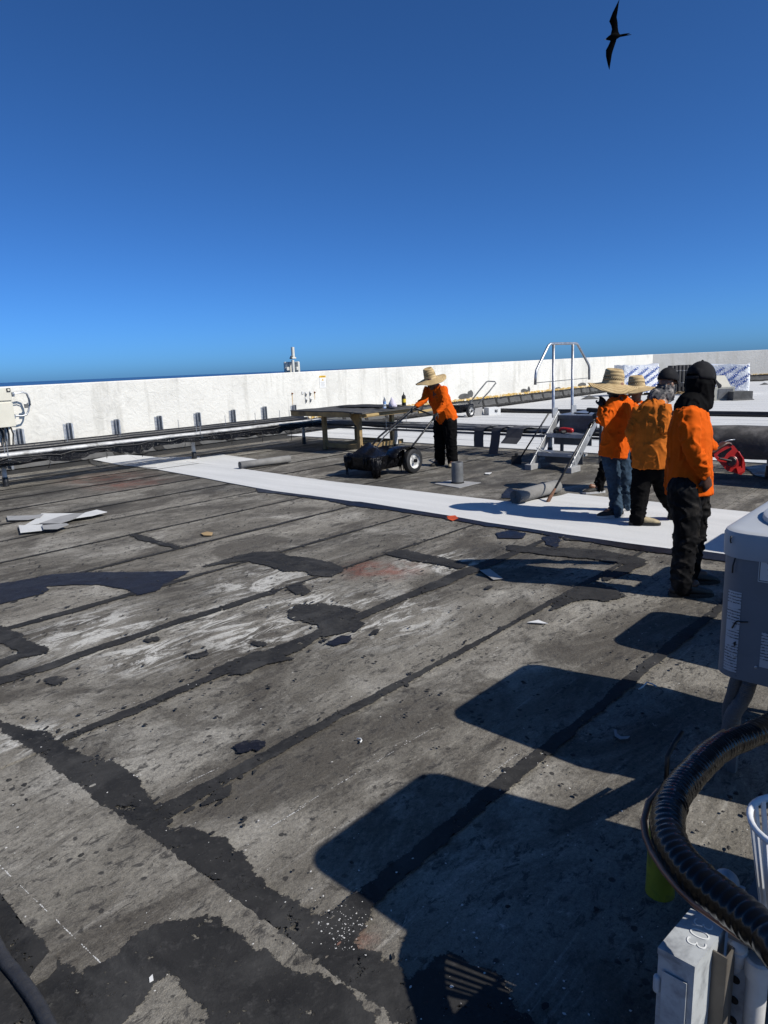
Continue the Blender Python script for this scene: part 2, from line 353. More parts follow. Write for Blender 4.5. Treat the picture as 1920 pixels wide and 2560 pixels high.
# bitumen seams and patches, one patch mostly painted shadow -----------------------------------------
zc = [.0072]
EDGES = []
def patch(name, pts, mat, amp=.014, step=.014, parent=roof, zt=None, freq=14., label=None):
    z = zt if zt else zc[0]; zc[0] += .00009
    P = []; n = len(pts)
    for i in range(n):
        a, b = pts[i].xy, pts[(i+1)%n].xy; L = (b-a).length; m = max(1, min(90, int(L/step)))
        for j in range(m):
            q = a + (b-a)*(j/m)
            w = amp*(n3(q.x*freq, q.y*freq, 1.7)+.7*n3(q.x*freq*2.7, q.y*freq*2.7, 5)+.5*n3(q.x*freq*6, q.y*freq*6, 2))
            w2 = amp*(n3(q.x*freq, q.y*freq, 7.7)+.7*n3(q.x*freq*2.7, q.y*freq*2.7, 15)+.5*n3(q.x*freq*6, q.y*freq*6, 12))
            P.append(Vector((q.x+w, q.y+w2, z)))
    if name in ('tar_or_shade_patch','tar_seam'): EDGES.extend(P[::2])
    tri = tessellate_polygon([P]); k = len(P)
    soft = mat in (M['tar'], M['wet']); area = sum(P[i].x*P[(i+1)%k].y-P[(i+1)%k].x*P[i].y for i in range(k)); sg_ = 1 if area > 0 else -1
    Q_ = []
    for i in range(k):
        d = P[(i+2)%k]-P[i-2]; n_ = Vector((d.y,-d.x,0))*sg_; n_ = n_.normalized() if n_.length > 1e-6 else Vector((1,0,0))
        Q_.append(P[i]+n_*(.006+min(.03, amp*1.5)*(.6+.8*abs(n3(P[i].x*9,P[i].y*9,6))))-Vector((0,0,.0004))) if soft else Q_.append(P[i]-Vector((0,0,.006)))
    me = bpy.data.meshes.new(name); me.from_pydata([tuple(v) for v in P+Q_], [], [tuple(f) for f in tri]+[(i,(i+1)%k,k+(i+1)%k,k+i) for i in range(k)]); me.materials.append(mat)
    if soft:
        at = me.attributes.new('cover', 'FLOAT', 'POINT'); at.data.foreach_set('value', [1.]*k+[0.]*k)
    o = bpy.data.objects.new(name, me); C.objects.link(o); o.parent = parent
    bm = bmesh.new(); bm.from_mesh(me)
    for f in bm.faces:
        if f.normal.z < -.5: f.normal_flip()
    bm.to_mesh(me); bm.free()
    return o
def band(v, samples, mat=None, name='tar_seam', seed=0):   # samples: (u, half width, offset)
    L, Rr = [], []
    for (u0,w0,o0),(u1,w1,o1) in zip(samples, samples[1:]):
        n = max(1, int((u1-u0)/.06))
        for i in range(n):
            q = i/n; u = u0+(u1-u0)*q; w = w0+(w1-w0)*q; o = o0+(o1-o0)*q
            e1 = n3(u*3.1, v*7, seed)+.6*n3(u*11, v*7, seed); e2 = n3(u*3.3, v*7+50, seed)+.6*n3(u*12, v*7+50, seed)
            L.append(W(u, v+o+max(.004, w*(1+.55*e1)))); Rr.append(W(u, v+o-max(.004, w*(1+.55*e2))))
    return patch(name, L+Rr[::-1], mat or M['tar'], amp=.006, step=.03, freq=25)
SE = {8.08:[(1,0.0095,0),(4,0.0082,0),(11.6,0.0082,0)], 7.1:[(1,0.0095,0),(3.3,0.0136,0),(6.2,0.0082,0),(11.6,0.0068,0)],
      6.08:[(1.2,0.0204,0),(2.3,0.0190,0),(3,0.0204,0),(4,0.0190,0),(4.6,0.0272,0),(6,0.0136,0)], 5.1:[(1.05,0.0374,.02),(1.9,0.0408,.0),(2.6,0.0374,0),(3.3,0.0136,0),(4.1,0.0204,0),(5.4,0.0109,0),(6,0.0095,0)],
      4.2:[(1.05,0.0612,.02),(1.5,0.0476,0),(2,0.0340,.02),(2.4,0.0374,.02),(3.15,0.0408,0),(3.25,0.0068,0),(6,0.0068,0)], 3.25:[(1.05,0.0204,0),(1.3,0.0306,0),(2.05,0.0340,0),(2.5,0.0476,.0),(3.1,0.0408,0),(3.6,0.0408,0),(4.2,0.0544,0),(4.7,0.0680,0),(5.3,0.0340,0),(6,0.0136,0)],
      2.33:[(1.05,0.0476,.02),(1.4,0.0306,.02),(2.2,0.0238,.02),(3,0.0136,0),(4,0.0150,0),(4.5,0.0204,0),(6,0.0068,0)], 1.38:[(1.05,0.0283,.03),(1.6,0.0283,.03),(2.4,0.0264,.02),(3,0.0226,0),(4.0,0.0321,0),(4.6,0.0226,-.02),(6,0.0076,0)]}
for v in VS:
    key = min(SE, key=lambda q: abs(q-v))
    if abs(key-v) < .01: band(v, SE[key], seed=v)
    else: band(v, [(1.05 if v < 8 else -1,.014,0),(5,.02+.02*n3(v),0),(11.6,.014,0)], seed=v)
PATCH = [
 (R3, [(-60,497),(0,487),(120,468),(200,450),(330,440),(460,437),(620,437),(820,432),(780,455),(700,490),(680,515),(600,535),(560,512),(500,500),(430,488),(330,490),(250,492),(195,497),(203,515),(180,530),(90,550),(0,573),(-60,580)], 'wet'),
 (R3, [(-80,690),(0,672),(40,690),(75,700),(110,735),(150,750),(205,765),(200,785),(100,805),(0,845),(-80,870),(-80,840),(0,815),(100,786),(80,775),(0,735),(-80,705)], 'tar'),
 (R3, [(870,413),(960,388),(1040,362),(1110,349),(1200,350),(1230,365),(1330,375),(1430,395),(1475,415),(1475,435),(1430,455),(1350,450),(1320,430),(1230,430),(1150,405),(1060,385),(980,397)], 'tar'),
 (R3, [(1250,605),(1290,580),(1400,575),(1500,590),(1540,610),(1520,630),(1570,660),(1540,690),(1440,705),(1380,715),(1400,690),(1380,665),(1330,650),(1260,640)], 'tar'),
 (R3, [(1400,700),(1300,733),(1200,770),(1100,788),(1000,828),(915,868),(960,880),(1060,877),(1150,832),(1270,812),(1215,800),(1310,765)], 'tar'),
 (R3, [(1250,495),(1300,485),(1330,515),(1320,535),(1290,530),(1260,515)], 'tar'), (R3, [(565,275),(600,275),(680,300),(775,325),(760,333),(660,308),(600,292)], 'tar'),
 (R3, [(1420,745),(1480,715),(1510,715),(1510,735),(1450,755)], 'wet'), (R3, [(800,800),(880,785),(900,795),(830,812)], 'tar'), (R3, [(1090,740),(1140,738),(1145,755),(1100,752)], 'tar'),
 (R3, [(210,900),(250,885),(280,905),(240,925),(215,915)], 'tar'), (R3, [(620,730),(680,718),(690,728),(640,738)], 'tar'),
 (R4, [(100,350),(200,340),(270,360),(400,385),(470,400),(430,420),(330,400),(230,385),(150,365)], 'tar'),
 (R4, [(640,318),(740,328),(900,333),(1050,343),(1150,363),(1220,380),(1232,400),(1170,432),(1090,462),(1060,474),(1050,455),(1100,430),(1150,402),(1060,388),(980,374),(850,366),(740,352),(640,342)], 'tar'),
 (R4, [(960,495),(1040,488),(1100,510),(1145,540),(1100,552),(1050,562),(990,552),(900,567),(825,600),(880,550)], 'tar'),
 (R4, [(590,268),(650,255),(715,272),(700,290),(600,288)], 'wet'), (R4, [(790,285),(850,278),(862,300),(845,330),(815,318)], 'wet'), (R4, [(880,285),(960,292),(950,300),(890,297)], 'tar'),
 (R4, [(-60,120),(190,162),(380,192),(550,222),(720,247),(900,276),(1150,312),(1340,337),(1600,362),(1620,395),(1340,358),(1150,334),(1050,315),(870,285),(720,258),(550,236),(380,205),(190,176),(-60,135)], 'wet'),
 (R3, [(1110,75),(1340,103),(1520,128),(1659,150),(1659,165),(1520,148),(1420,125),(1200,95),(1120,90)], 'wet'),
 (R5, [(-80,60),(0,120),(110,205),(240,300),(360,390),(540,520),(700,630),(850,740),(1000,850),(1130,935),(1250,1030),(1400,1150),(1500,1230),(1659,1350),(1760,1420),(1800,1380),(1660,1220),(1560,1090),(1480,1040),(1350,950),(1260,900),(1200,850),(1150,780),(1100,720),(1020,660),(930,620),(830,602),(765,600),(725,540),(690,490),(670,440),(630,390),(580,335),(510,290),(400,275),(300,240),(260,192),(200,160),(100,145),(30,130),(-80,40)], 'tar'),
 (R5, [(340,1300),(500,1225),(580,1180),(620,1120),(720,1070),(900,1025),(940,1014),(990,1025),(1025,1075),(1060,1100),(1150,1145),(1220,1200),(1300,1262),(1400,1275),(1490,1305),(1590,1360),(1640,1410),(1700,1460),(1720,1600),(1000,1600),(990,1450),(900,1360),(800,1245),(712,1320),(700,1350),(600,1440),(545,1500),(500,1600),(480,1600)], 'tar'),
 (R5, [(-120,830),(0,950),(90,1050),(220,1180),(340,1300),(470,1450),(600,1600),(-120,1600)], 'tar'),
 (R6, [(97,1040),(150,1020),(270,915),(330,960),(290,1060),(220,1110),(170,1150),(340,1180),(358,1215),(345,1235),(410,1240),(500,1330),(700,1180),(760,1250),(900,1290),(1100,1600),(640,1600),(480,1480),(300,1340),(100,1190),(0,1120)], 'tar'),  # bitumen at the seam crossing; the rest is cast shadow painted as a patch
 (R5, [(1085,225),(1130,205),(1180,198),(1210,210),(1200,240),(1160,235),(1110,250)], 'wet'), (R5, [(930,500),(1000,430),(1060,405),(1050,440),(990,470)], 'tar'),
]
for f, pts, m in PATCH: patch('tar_or_shade_patch', pxs(f, pts), M[m], zt={(340,1300):.0132, (-120,830):.0126}.get(pts[0]))
lp = patch('membrane_offcut', pxs(R5, [(120,1320),(170,1250),(220,1190),(265,1155),(270,1200),(265,1250),(220,1300),(150,1345)]), M['roof'], amp=.004, zt=.0145)
r5 = random.Random(11)
for k in range(8):                              # loose spots of bitumen
    f, x, y = ((R5, r5.uniform(0,1600), r5.uniform(0,900)), (R3, r5.uniform(0,1600), r5.uniform(500,1071)), (R4, r5.uniform(0,900), r5.uniform(350,900)))[k%3]
    c = G(*f(x, y)); a = r5.uniform(.015,.045)*(1 if k%3 else .6); q = r5.uniform(.3,.7)
    patch('tar_spot', [c+W(a*math.cos(i*math.tau/9)*r5.uniform(.7,1.2), a*q*math.sin(i*math.tau/9)*r5.uniform(.7,1.2)) for i in range(9)], M['tar'], amp=.014, step=.01)
# chalk and lap lines
t = NT('chalk line'); t.col((.46,.455,.44)); t.rgh(.95); M['chalk'] = t.m
def line(f, a, b, w=.006):
    A, B = G(*f(*a)), G(*f(*b)); d = (B-A).normalized(); s = Vector((-d.y, d.x, 0)); n = int((B-A).length/.011); rr = random.Random(int(a[0]+b[1])); mb = MB()
    for i in range(n):                           # a broken, dusty stroke
        if n3(i*.13, a[0]*.1) < -.12 or rr.random() < .15: continue
        p, q = A+(B-A)*(i/n), A+(B-A)*((i+rr.uniform(.4,1.))/n); ww = w*rr.uniform(.08,.5); p = p+s*rr.uniform(-.0015,.0015); z = Vector((0,0,.0120 if max(a[0]*f(1,0)[0], 0) >= 0 and f is R5 and a[0] == 0 else .0068))
        mb.add([p+s*ww+z, p-s*ww*.6+z, q-s*ww+z, q+s*ww*.8+z], [(0,1,2,3)])
    o = mb.build('chalk_line', M['chalk'], roof); return o
line(R5,(0,775),(475,1235)); line(R5,(860,388),(1010,318)); line(R5,(1160,645),(1480,450)); line(R6,(0,500),(620,130),.004); line(R6,(850,365),(1010,250),.005); line(R5,(230,150),(700,-10),.004); line(R5,(560,270),(420,300),.004)
line(R4,(-200,640),(260,330),.004); line(R4,(830,590),(960,505),.012)

# ------------------------------------------------------------------ parapets
WD = (WALL_B-WALL_A).normalized(); WN = Vector((WD.y, -WD.x, 0))      # along the wall, and inwards to the roof
WL = (WALL_B-WALL_A).length; U0 = 0.
FACE = .18                                                              # face set back from the foot of the flashing
def onwall(x, y, off=0.):
    r = ray(x, y); o = Vector((0,0,CAM_H)); p0 = WALL_A - WN*(FACE-off)
    return o + r*((p0-o).dot(WN)/r.dot(WN))
def wallpt(s, off, z): return WALL_A + WD*s + WN*off + Vector((0,0,z))
def parapet(name, A, B, zt0, zt1, mat, label, dark):
    d = (B-A).normalized(); n = Vector((d.y,-d.x,0)); L = (B-A).length
    root = thing(name, A, label, 'wall'); mb = MB(); P = []; N = int(L/.6)
    for i in range(N+1):
        s = L*i/N; zt = zt0+(zt1-zt0)*i/N + .006*n3(s*.7, 3)
        b = A+d*s; w = .004*n3(s*.9, 8)
        P += [b-n*(FACE+w)+Vector((0,0,-.3)), b-n*(FACE+w)+Vector((0,0,zt-.02)), b-n*(FACE+.02)+Vector((0,0,zt)), b-n*(FACE+.28)+Vector((0,0,zt-.01)), b-n*(FACE+.30)+Vector((0,0,zt-.03)), b-n*(FACE+.30)+Vector((0,0,-.3))]
    mb.add(P, [(i*6+k, i*6+(k+1)%6, i*6+6+(k+1)%6, i*6+6+k) for i in range(N) for k in range(6)]+[tuple(range(6)), tuple(N*6+k for k in range(6))])
    mb.build('wall_body', mat, root); return root, d, n, L
pw, _, _, _ = parapet('parapet_wall', WALL_A, WALL_B, 1.54, 1.78, M['stucco'], 'long white stucco parapet wall along the left and back of the roof', 0)
DW, dd, dn, dL = parapet('parapet_wall', WALL_B-Vector((.22,.013,0)), WALL_C, 1.78, 1.82, M['stucco_shade'], 'parapet wall with shade painted into its colour, behind the wrapped pallets, right of the corner', 1)
def flashing(root, A, d, n, s0, s1, w, prof, mat, top_tar, seed):
    r = random.Random(seed); s = s0; k = 0
    while s < s1:
        e = min(s1, s+w*r.uniform(.9,1.1)); o = .0025*(k % 2); P = []; nv = len(prof)
        for q in (0, .5, 1):
            ss = s+.006+(e-s-.0)*q; j = .006*n3(ss*2, seed)
            P += [A+d*ss - n*(f - o + j*.3) + Vector((0,0,z+j)) for f, z in prof]
        mb = MB(); mb.grid(P, 3, nv, thick=(-n*.004 - Vector((0,0,.002)))); mb.build('flashing_sheet', mat, root, True, 40)
        s = e; k += 1
def ragged(root, name, A, d, n, s0, s1, off, z0, z1, amp, mat, seed, step=.08, th=.012, freq=3.):
    P = []; N = int((s1-s0)/step)
    for i in range(N+1):
        s = s0+(s1-s0)*i/N
        a = z0 - amp*(abs(n3(s*freq, seed))+.5*n3(s*freq*3, seed)); b = z1 + amp*(abs(n3(s*freq, seed+9))*1.4+.6*n3(s*freq*3.3, seed+4))
        for z in (a, b): P += [A+d*s - n*(off(z)-th) + Vector((0,0,z)), A+d*s - n*(off(z)+.02) + Vector((0,0,z))]
    mb = MB(); F = []
    for i in range(N):
        q = i*4; F += [(q,q+4,q+6,q+2),(q+2,q+6,q+7,q+3),(q+1,q+3,q+7,q+5),(q,q+1,q+5,q+4)]
    mb.add(P, F+[(0,2,3,1),(N*4,N*4+1,N*4+3,N*4+2)]); return mb.build(name, mat, root)
cant = [(-.03,.008),(.03,.016),(.09,.055),(.135,.12),(.155,.22),(.165,.36)]
s_new = 28.2                                    # where the new white roof begins, measured along the wall
flashing(pw, WALL_A, WD, WN, 10., s_new, 1.0, cant, M['flash'], False, 1)
low = [(-.01,.012),(.04,.03),(.10,.12),(.13,.24),(.15,.34)]
flashing(pw, WALL_A, WD, WN, s_new, WL-.2, 1.0, low, M['flash'], True, 2)
r = random.Random(5)
for s in np.arange(11, s_new, 1.02):            # bitumen over some of the joints
    if r.random() < .7:
        P = [wallpt(s+q*.13+.03*n3(s*3+q, i), -(f-.006), z+.003) for q in (-1,-.3,.4,1) for i, (f, z) in enumerate(cant)]
        MB().grid(P, 4, len(cant), thick=-WN*.008).build('tar_joint', M['tarsolid'], pw, True)
of = lambda z: np.interp(z, [q[1] for q in low], [q[0] for q in low])-.008
ragged(pw, 'tar_band', WALL_A, WD, WN, s_new, WL-.2, of, .29, .34, .05, M['tarsolid'], 3); ragged(pw, 'tar_band', WALL_A, WD, WN, s_new, WL-.2, of, .015, .06, .05, M['tarsolid'], 13)
for s in np.arange(s_new+.5, WL-.4, .98):
    P = [wallpt(s+q*.07+.05*n3(s*3+q, i), -(of(z)-.004), z) for q in (-1,-.3,.4,1) for i, z in enumerate((.03,.1,.17,.24,.31))]
    MB().grid(P, 4, 5, thick=-WN*.006).build('tar_joint', M['tarsolid'], pw, True)
ragged(pw, 'yellow_sealant_strip', WALL_A, WD, WN, s_new+1, WL-.2, lambda z: .155, .345, .39, .06, M['foam'], 23, .05, .03, 5.)
flashing(DW, WALL_B, dd, dn, .3, 30, 1.0, low, M['flash'], True, 6)
ragged(DW, 'tar_band', WALL_B, dd, dn, .2, 30, of, .29, .36, .05, M['tarsolid'], 33); ragged(DW, 'tar_band', WALL_B, dd, dn, .2, 30, of, .015, .05, .05, M['tarsolid'], 43)
ragged(DW, 'yellow_sealant_strip', WALL_B, dd, dn, 5.3, 30, lambda z: .155, .36, .385, .05, M['foam'], 53, .06, .03, 5.)
for x, y, w, h in ((1160,992,30,14),(1176,985,16,16),(1310,978,22,10),(1322,975,9,14),(1455,962,30,9),(1395,972,20,7)):   # primer spots above the flashing
    c = onwall(x, y, .004); sx, sz = w*c.y/FPX*.8, h*c.y/FPX*.6
    P = [c + WD*sx*math.cos(a)*(1+.3*n3(a*2,x)) + Vector((0,0,sz*math.sin(a)*(1+.3*n3(a*2,y)))) for a in np.linspace(0,math.tau,15)[:-1]]
    MB().prism(P, WN*.003).build('primer_stain', M['flash'], pw)
for x, y, w, h in ((1375,968,9,12),(1175,1000,8,7)):
    c = onwall(x, y, .005); sx, sz = w*c.y/FPX, h*c.y/FPX
    MB().prism([c+WD*sx*.6-Vector((0,0,sz*1.4)), c+WD*sx*.2+Vector((0,0,sz)), c-WD*sx*.2+Vector((0,0,sz*.8)), c-WD*sx*.8-Vector((0,0,sz*1.4))], WN*.004).build('sealant_run', M['foam'], pw)

# ------------------------------------------------------------------ white cap sheets
for k in range(36):
    u0 = 11.8+.93*k; vm = 14.25+.035*(u0-4.67) if u0 < 39.5 else 15.7-(u0-39.5)*.95
    v = vm; j = 0
    while v > -20:
        L = min(9.5, 3+(k*3.7) % 6.5) if j == 0 else 9.5
        n = sheet('white_membrane_sheet', u0+.018, u0+.918, max(-20, v-L)+.02, v, M['white'], z=.004+.0005*((k+j) % 2), th=.012, wob=.02); v -= L; j += 1
# the new strip being laid over the old roof
near_e = [Z1(770,997), Z1(900,1022), Z1(1000,1042), Z1(1280,1075), Z1(1659,1142), R3(980,48), R3(1180,85), R3(1340,105), R3(1520,130), R4(0,132), R4(190,162), R4(380,192), R4(550,222), R4(720,247), R4(900,276), R4(1150,312), R4(1340,337), Z6(1040,922), Z6(1330,962)]
far_e = [Z6(1330,752), Z6(1110,720), Z6(710,682), (1508,1283), (1421,1272), (1363,1266), (1259,1255), (1143,1242), (950,1219), (842,1207), (721,1190), (595,1172), (495,1160), (440,1152), (380,1143), (319,1138), Z1(900,970)]
P = [G(*q) for q in near_e] + [W(6.05,.3), W(6.05,-4), W(7.05,-4), W(7.08,.3)] + [G(*q) for q in far_e]
patch('white_membrane_sheet', P, M['white'], amp=.006, step=.2, freq=2., zt=.0135)
P = [G(*q) for q in ((1404,1240), Z6(0,447), Z6(350,482), Z6(700,517), Z6(1160,570), Z6(1500,603))] + [W(8.1,1), W(8.1,-4), W(7.02,-4), W(7.05,.3)] + [G(q[0], q[1]+2) for q in far_e[:5]] + [G(1290,1259)]
patch('white_membrane_sheet', P, M['white'], amp=.005, step=.2, freq=2., zt=.0105)
P = [G(*q) for q in (Z2(0,1003), Z2(340,951), Z2(690,1001), Z2(480,1068), Z2(150,1026))]; patch('white_membrane_sheet', P, M['white'], amp=.006, step=.2, freq=2., zt=.0105)
P = [G(*q) for q in (Z1(1070,960), Z1(1180,985), Z1(1659,972), Z1(1659,1000), Z1(1300,1040), Z1(1000,1030), Z1(1150,1000))]; patch('white_membrane_sheet', P, M['white'], amp=.006, step=.2, freq=2., zt=.0165)
for a, b in ((Z1(980,1035), Z1(1380,985)), (Z1(1270,1075), Z1(1650,1022)), (Z1(960,1040), Z1(1300,1060))):   # laps between the white pieces
    A, B = G(*a, .0185), G(*b, .0185); d = (B-A).normalized(); sv = Vector((-d.y, d.x, 0))
    MB().prism([A+sv*.012, B+sv*.010, B-sv*.010, A-sv*.014], (0,0,.001)).build('tar_lap', M['tarsolid'], roof)
patch('tar_or_shade_patch', [G(*q) for q in (Z1(740,1000), Z1(700,975), Z1(800,950), Z1(960,945), Z1(1100,905), Z1(1230,940), Z1(1180,950), Z1(1060,952), Z1(900,975), Z1(770,990), Z1(800,1010), Z1(900,1040), Z1(820,1050), Z1(750,1030))], M['gloss'], amp=.03, freq=8)
patch('tar_or_shade_patch', [G(*q) for q in (Z3(1390,1240), Z3(1500,1255), Z3(1600,1240), Z3(1640,1280), Z3(1500,1320), Z3(1350,1315), Z3(1370,1270))], M['wet'], amp=.02)
patch('tar_or_shade_patch', [G(*q) for q in (Z6(1480,230), Z6(1700,200), Z6(1700,330), Z6(1560,300))], M['wet'], amp=.02)

# ------------------------------------------------------------------ pipe rack along the wall and across the roof
def post(root, p, h, black=.33):
    mb = MB(); r_ = random.Random(int(p.x*100))
    prof = [(.052,0),(.05,.05),(.047,h*black),(.044,h*black+.004)]; mb.lathe(p, prof, 14); mb.build('post_base', M['blackpipe'], root, True, 50)
    MB().lathe(p+Vector((0,0,h*black-.01)), [(.040,0),(.040,h*(1-black)+.01)], 14).build('post', M['whitepipe'], root, True, 50)
def strut(mb, a, b, w=.041, h=.041, up=(0,0,1)):   # open channel
    X, Y, Z = frame(b-a, up); L = (b-a).length; c = (a+b)/2; t = .004
    mb.box(c-Z*(h/2-t/2), (L,w,t), (X,Y,Z)); 
    for sgn in (-1,1): mb.box(c+Y*sgn*(w/2-t/2)+Z*.0005, (L*.999,t,h-.001), (X,Y,Z)); mb.box(c+Y*sgn*(w/2-.008)+Z*(h/2-t/2+.0006), (L*.998,.010,t), (X,Y,Z))
    return mb
def wobble(a, b, n, amp, seed, sag=0.):
    return [a+(b-a)*(i/n) + Vector((0,0,amp*n3(i*.6,seed)-sag*math.sin(math.pi*i/n*4)**2)) + WN*(amp*n3(i*.5,seed+31)) for i in range(n+1)]
rackA = thing('pipe_rack', W(7, 12.4), 'low rack of black pipes, cables and white conduit running along the parapet on white posts', 'pipe rack')
for i, u in enumerate((.3, 4.0, 7.62, 10.6)):
    p = W(u, 12.38); post(rackA, p, .47)
    mb = strut(MB(), W(u, 12.02, .49), W(u, 12.95, .49)); mb.build('cross_bar', M['galv'], rackA)
    for v, h in ((12.06,.78),(12.2,.72),(12.86,.8)): MB().tube([W(u,v,.40), W(u,v,h)], .006, 6).build('threaded_rod', M['galv'], rackA)
for u in (1.5,2.6,5.2,6.2,8.6,9.4,10.1): MB().tube([W(u,12.6,.5), W(u,12.6,.82)], .006, 6).build('threaded_rod', M['galv'], rackA)
UA, UB = -8., 10.9
for v, z, rr, m in ((12.10,.545,.030,'whitepipe'),(12.17,.55,.027,'whitepipe'),(12.235,.545,.020,'whitepipe'),(12.40,.54,.026,'zincgrey')):
    MB().tube(wobble(W(UA,v,z), W(UB,v,z), 40, .012, v*3), rr, 10).build('conduit', M[m], rackA, True)
MB().tube(wobble(W(UA,12.72,.60), W(UB,12.72,.60), 60, .02, 5), .052, 12).build('insulated_pipe', M['blackpipe'], rackA, True)
MB().tube(wobble(W(UA,12.58,.575), W(UB,12.58,.575), 60, .02, 8), .036, 12).build('insulated_pipe', M['blackpipe'], rackA, True)
for k in range(11):
    v = 12.02+.055*k; pts = wobble(W(UA,v,.49-.03*(k % 3)), W(UB,v,.49-.03*(k % 3)), 90, .05, k*7.3, .05*(k % 4)/2)
    MB().tube(pts, .011+.004*(k % 3), 6).build('cable', M['cable'], rackA, True)
P = []                                             # old bitumen hanging under the tray
N = 220
for i in range(N+1):
    u = UA+(UB-UA)*i/N; lo = .45-.24*abs(n3(u*.9,2))-.08*abs(n3(u*6,3))
    P += [W(u,12.04,.525), W(u,12.02+.02*n3(u*3),lo), W(u,12.07+.02*n3(u*3),lo-.01), W(u,12.14,.52)]
mb = MB(); mb.grid(P, N+1, 4); mb.build('tar_drips', M['gloss'], rackA)
for k, (u, l) in enumerate(((4.6,.2),(5.6,.16),(6.3,.22),(7.2,.14),(8.3,.2),(9.1,.24),(9.9,.3),(10.3,.26))):
    MB().tube([W(u,12.02,.46), W(u+.02,12.0,.46-l*.5), W(u+.06*n3(u),12.01,.46-l)], .006, 6).build('cable_end', M['cable'], rackA, True)
rackB = thing('pipe_rack', W(11.0, 5), 'cross rack of grey pipes on short posts passing under the metal crossover steps', 'pipe rack')
UR = 11.25
for v in (9.95, 6.2, 2.45, -1.3, -5): 
    p = W(UR-.1 if v > 3 else UR-.75, v); post(rackB, p, .39, .0001 if v > 9 else .4); mb = strut(MB(), p+W(-.35,0,.41), p+W(.42,0,.41)); mb.build('cross_bar', M['galv'], rackB)
    for e in (-.3,.36): MB().tube([p+W(e,0,.32), p+W(e,0,.62)], .006, 6).build('threaded_rod', M['galv'], rackB)
for du, z, rr, m in ((-.28,.46,.03,'zincgrey'),(-.18,.455,.024,'whitepipe'),(-.05,.47,.04,'zincgrey'),(.1,.465,.034,'whitepipe'),(.25,.47,.04,'zincgrey')):
    MB().tube(wobble(W(UR+du,12.7,z), W(UR+du-.1,-8,z), 40, .008, du*31), rr, 10).build('pipe', M[m], rackB, True)
for k in range(4): MB().tube(wobble(W(UR-.33+.1*k,12.7,.435), W(UR-.4+.1*k,-8,.435), 60, .03, k*5.1), .011, 6).build('cable', M['cable'], rackB, True)
mb = strut(MB(), W(UR-.42,12.6,.40), W(UR-.5,-8,.40)); mb.build('channel_rail', M['zincgrey'], rackB)

# membrane scraps thrown over the cross rack
M['scrap'] = simple('grey backed membrane', (.085,.085,.09), .85, var=.2, scale=6, bump=.2)
M['scraplight'] = simple('grey mineral offcut', (.33,.33,.33), .9, var=.2, scale=9, bump=.25)
def drape(pts, width_dir, w, mat, name, label, grp):
    P = []
    for k in range(2):
        for i, p in enumerate(pts): P.append(p+width_dir*(w*k) + Vector((0,0,.006*n3(i, k))))
    mb = MB(); mb.grid(P, 2, len(pts), thick=.005); return solo(mb.build(name, mat), label, 'roofing scrap', grp)
for k, (px, lab, wd, dz, m) in enumerate(((1193,'left of the two narrow grey membrane scraps hanging from the cross rack',.22,.30,'scrap'),(1232,'longest tapered grey membrane scrap hanging off the cross rack',.2,.42,'scrap'),(1262,'wide dark membrane scrap hanging behind the tapered one on the rack',.34,.2,'scrap'))):
    base = D(px, 1060, W(UR-.42,7.6-k*.45).y); uu = UR-.46
    v = base.dot(Vector((-UY,UX,0))) - .0
    pts = [W(uu+.45,v-.05,.535), W(uu+.2,v-.02,.54), W(uu-.02,v,.52), W(uu-.045,v,.46), W(uu-.05-.02*k,v+.01,.46-dz*.5), W(uu-.06-.05*k,v+.03*k,.46-dz)]
    drape(pts, W(0,-1), wd, M[m], 'membrane_scrap', lab, 'scraps hung over the cross rack')

# heavy membrane draped over the rack at the right edge
P = []; nu = 30
for i in range(nu+1):
    v = 3.75-.32*i; uo = 10.2
    prof = [(-.50,.36),(-.52,.46),(-.49,.60),(-.40,.70),(-.25,.745),(-.05,.74),(.2,.70),(.4,.62),(.5,.55)]
    for j, (a, z) in enumerate(prof): P.append(W(uo+a+.02*n3(v*2,j), v, z+.02*n3(v*1.7,j*.6)+(.02*n3(v*5) if j < 2 else 0)))
MB().grid(P, nu+1, 9, thick=.006)
mb = MB(); mb.grid(P, nu+1, 9, thick=.008); solo(mb.build('draped_membrane', simple('dusty black membrane', (.05,.047,.044), .8, var=.6, scale=3, bump=.5, bd=.01, dirt=(.16,.15,.14), dirt_amt=.7), None, True, 60), 'dusty black membrane draped over the rack at the right edge of the view', 'roofing membrane')

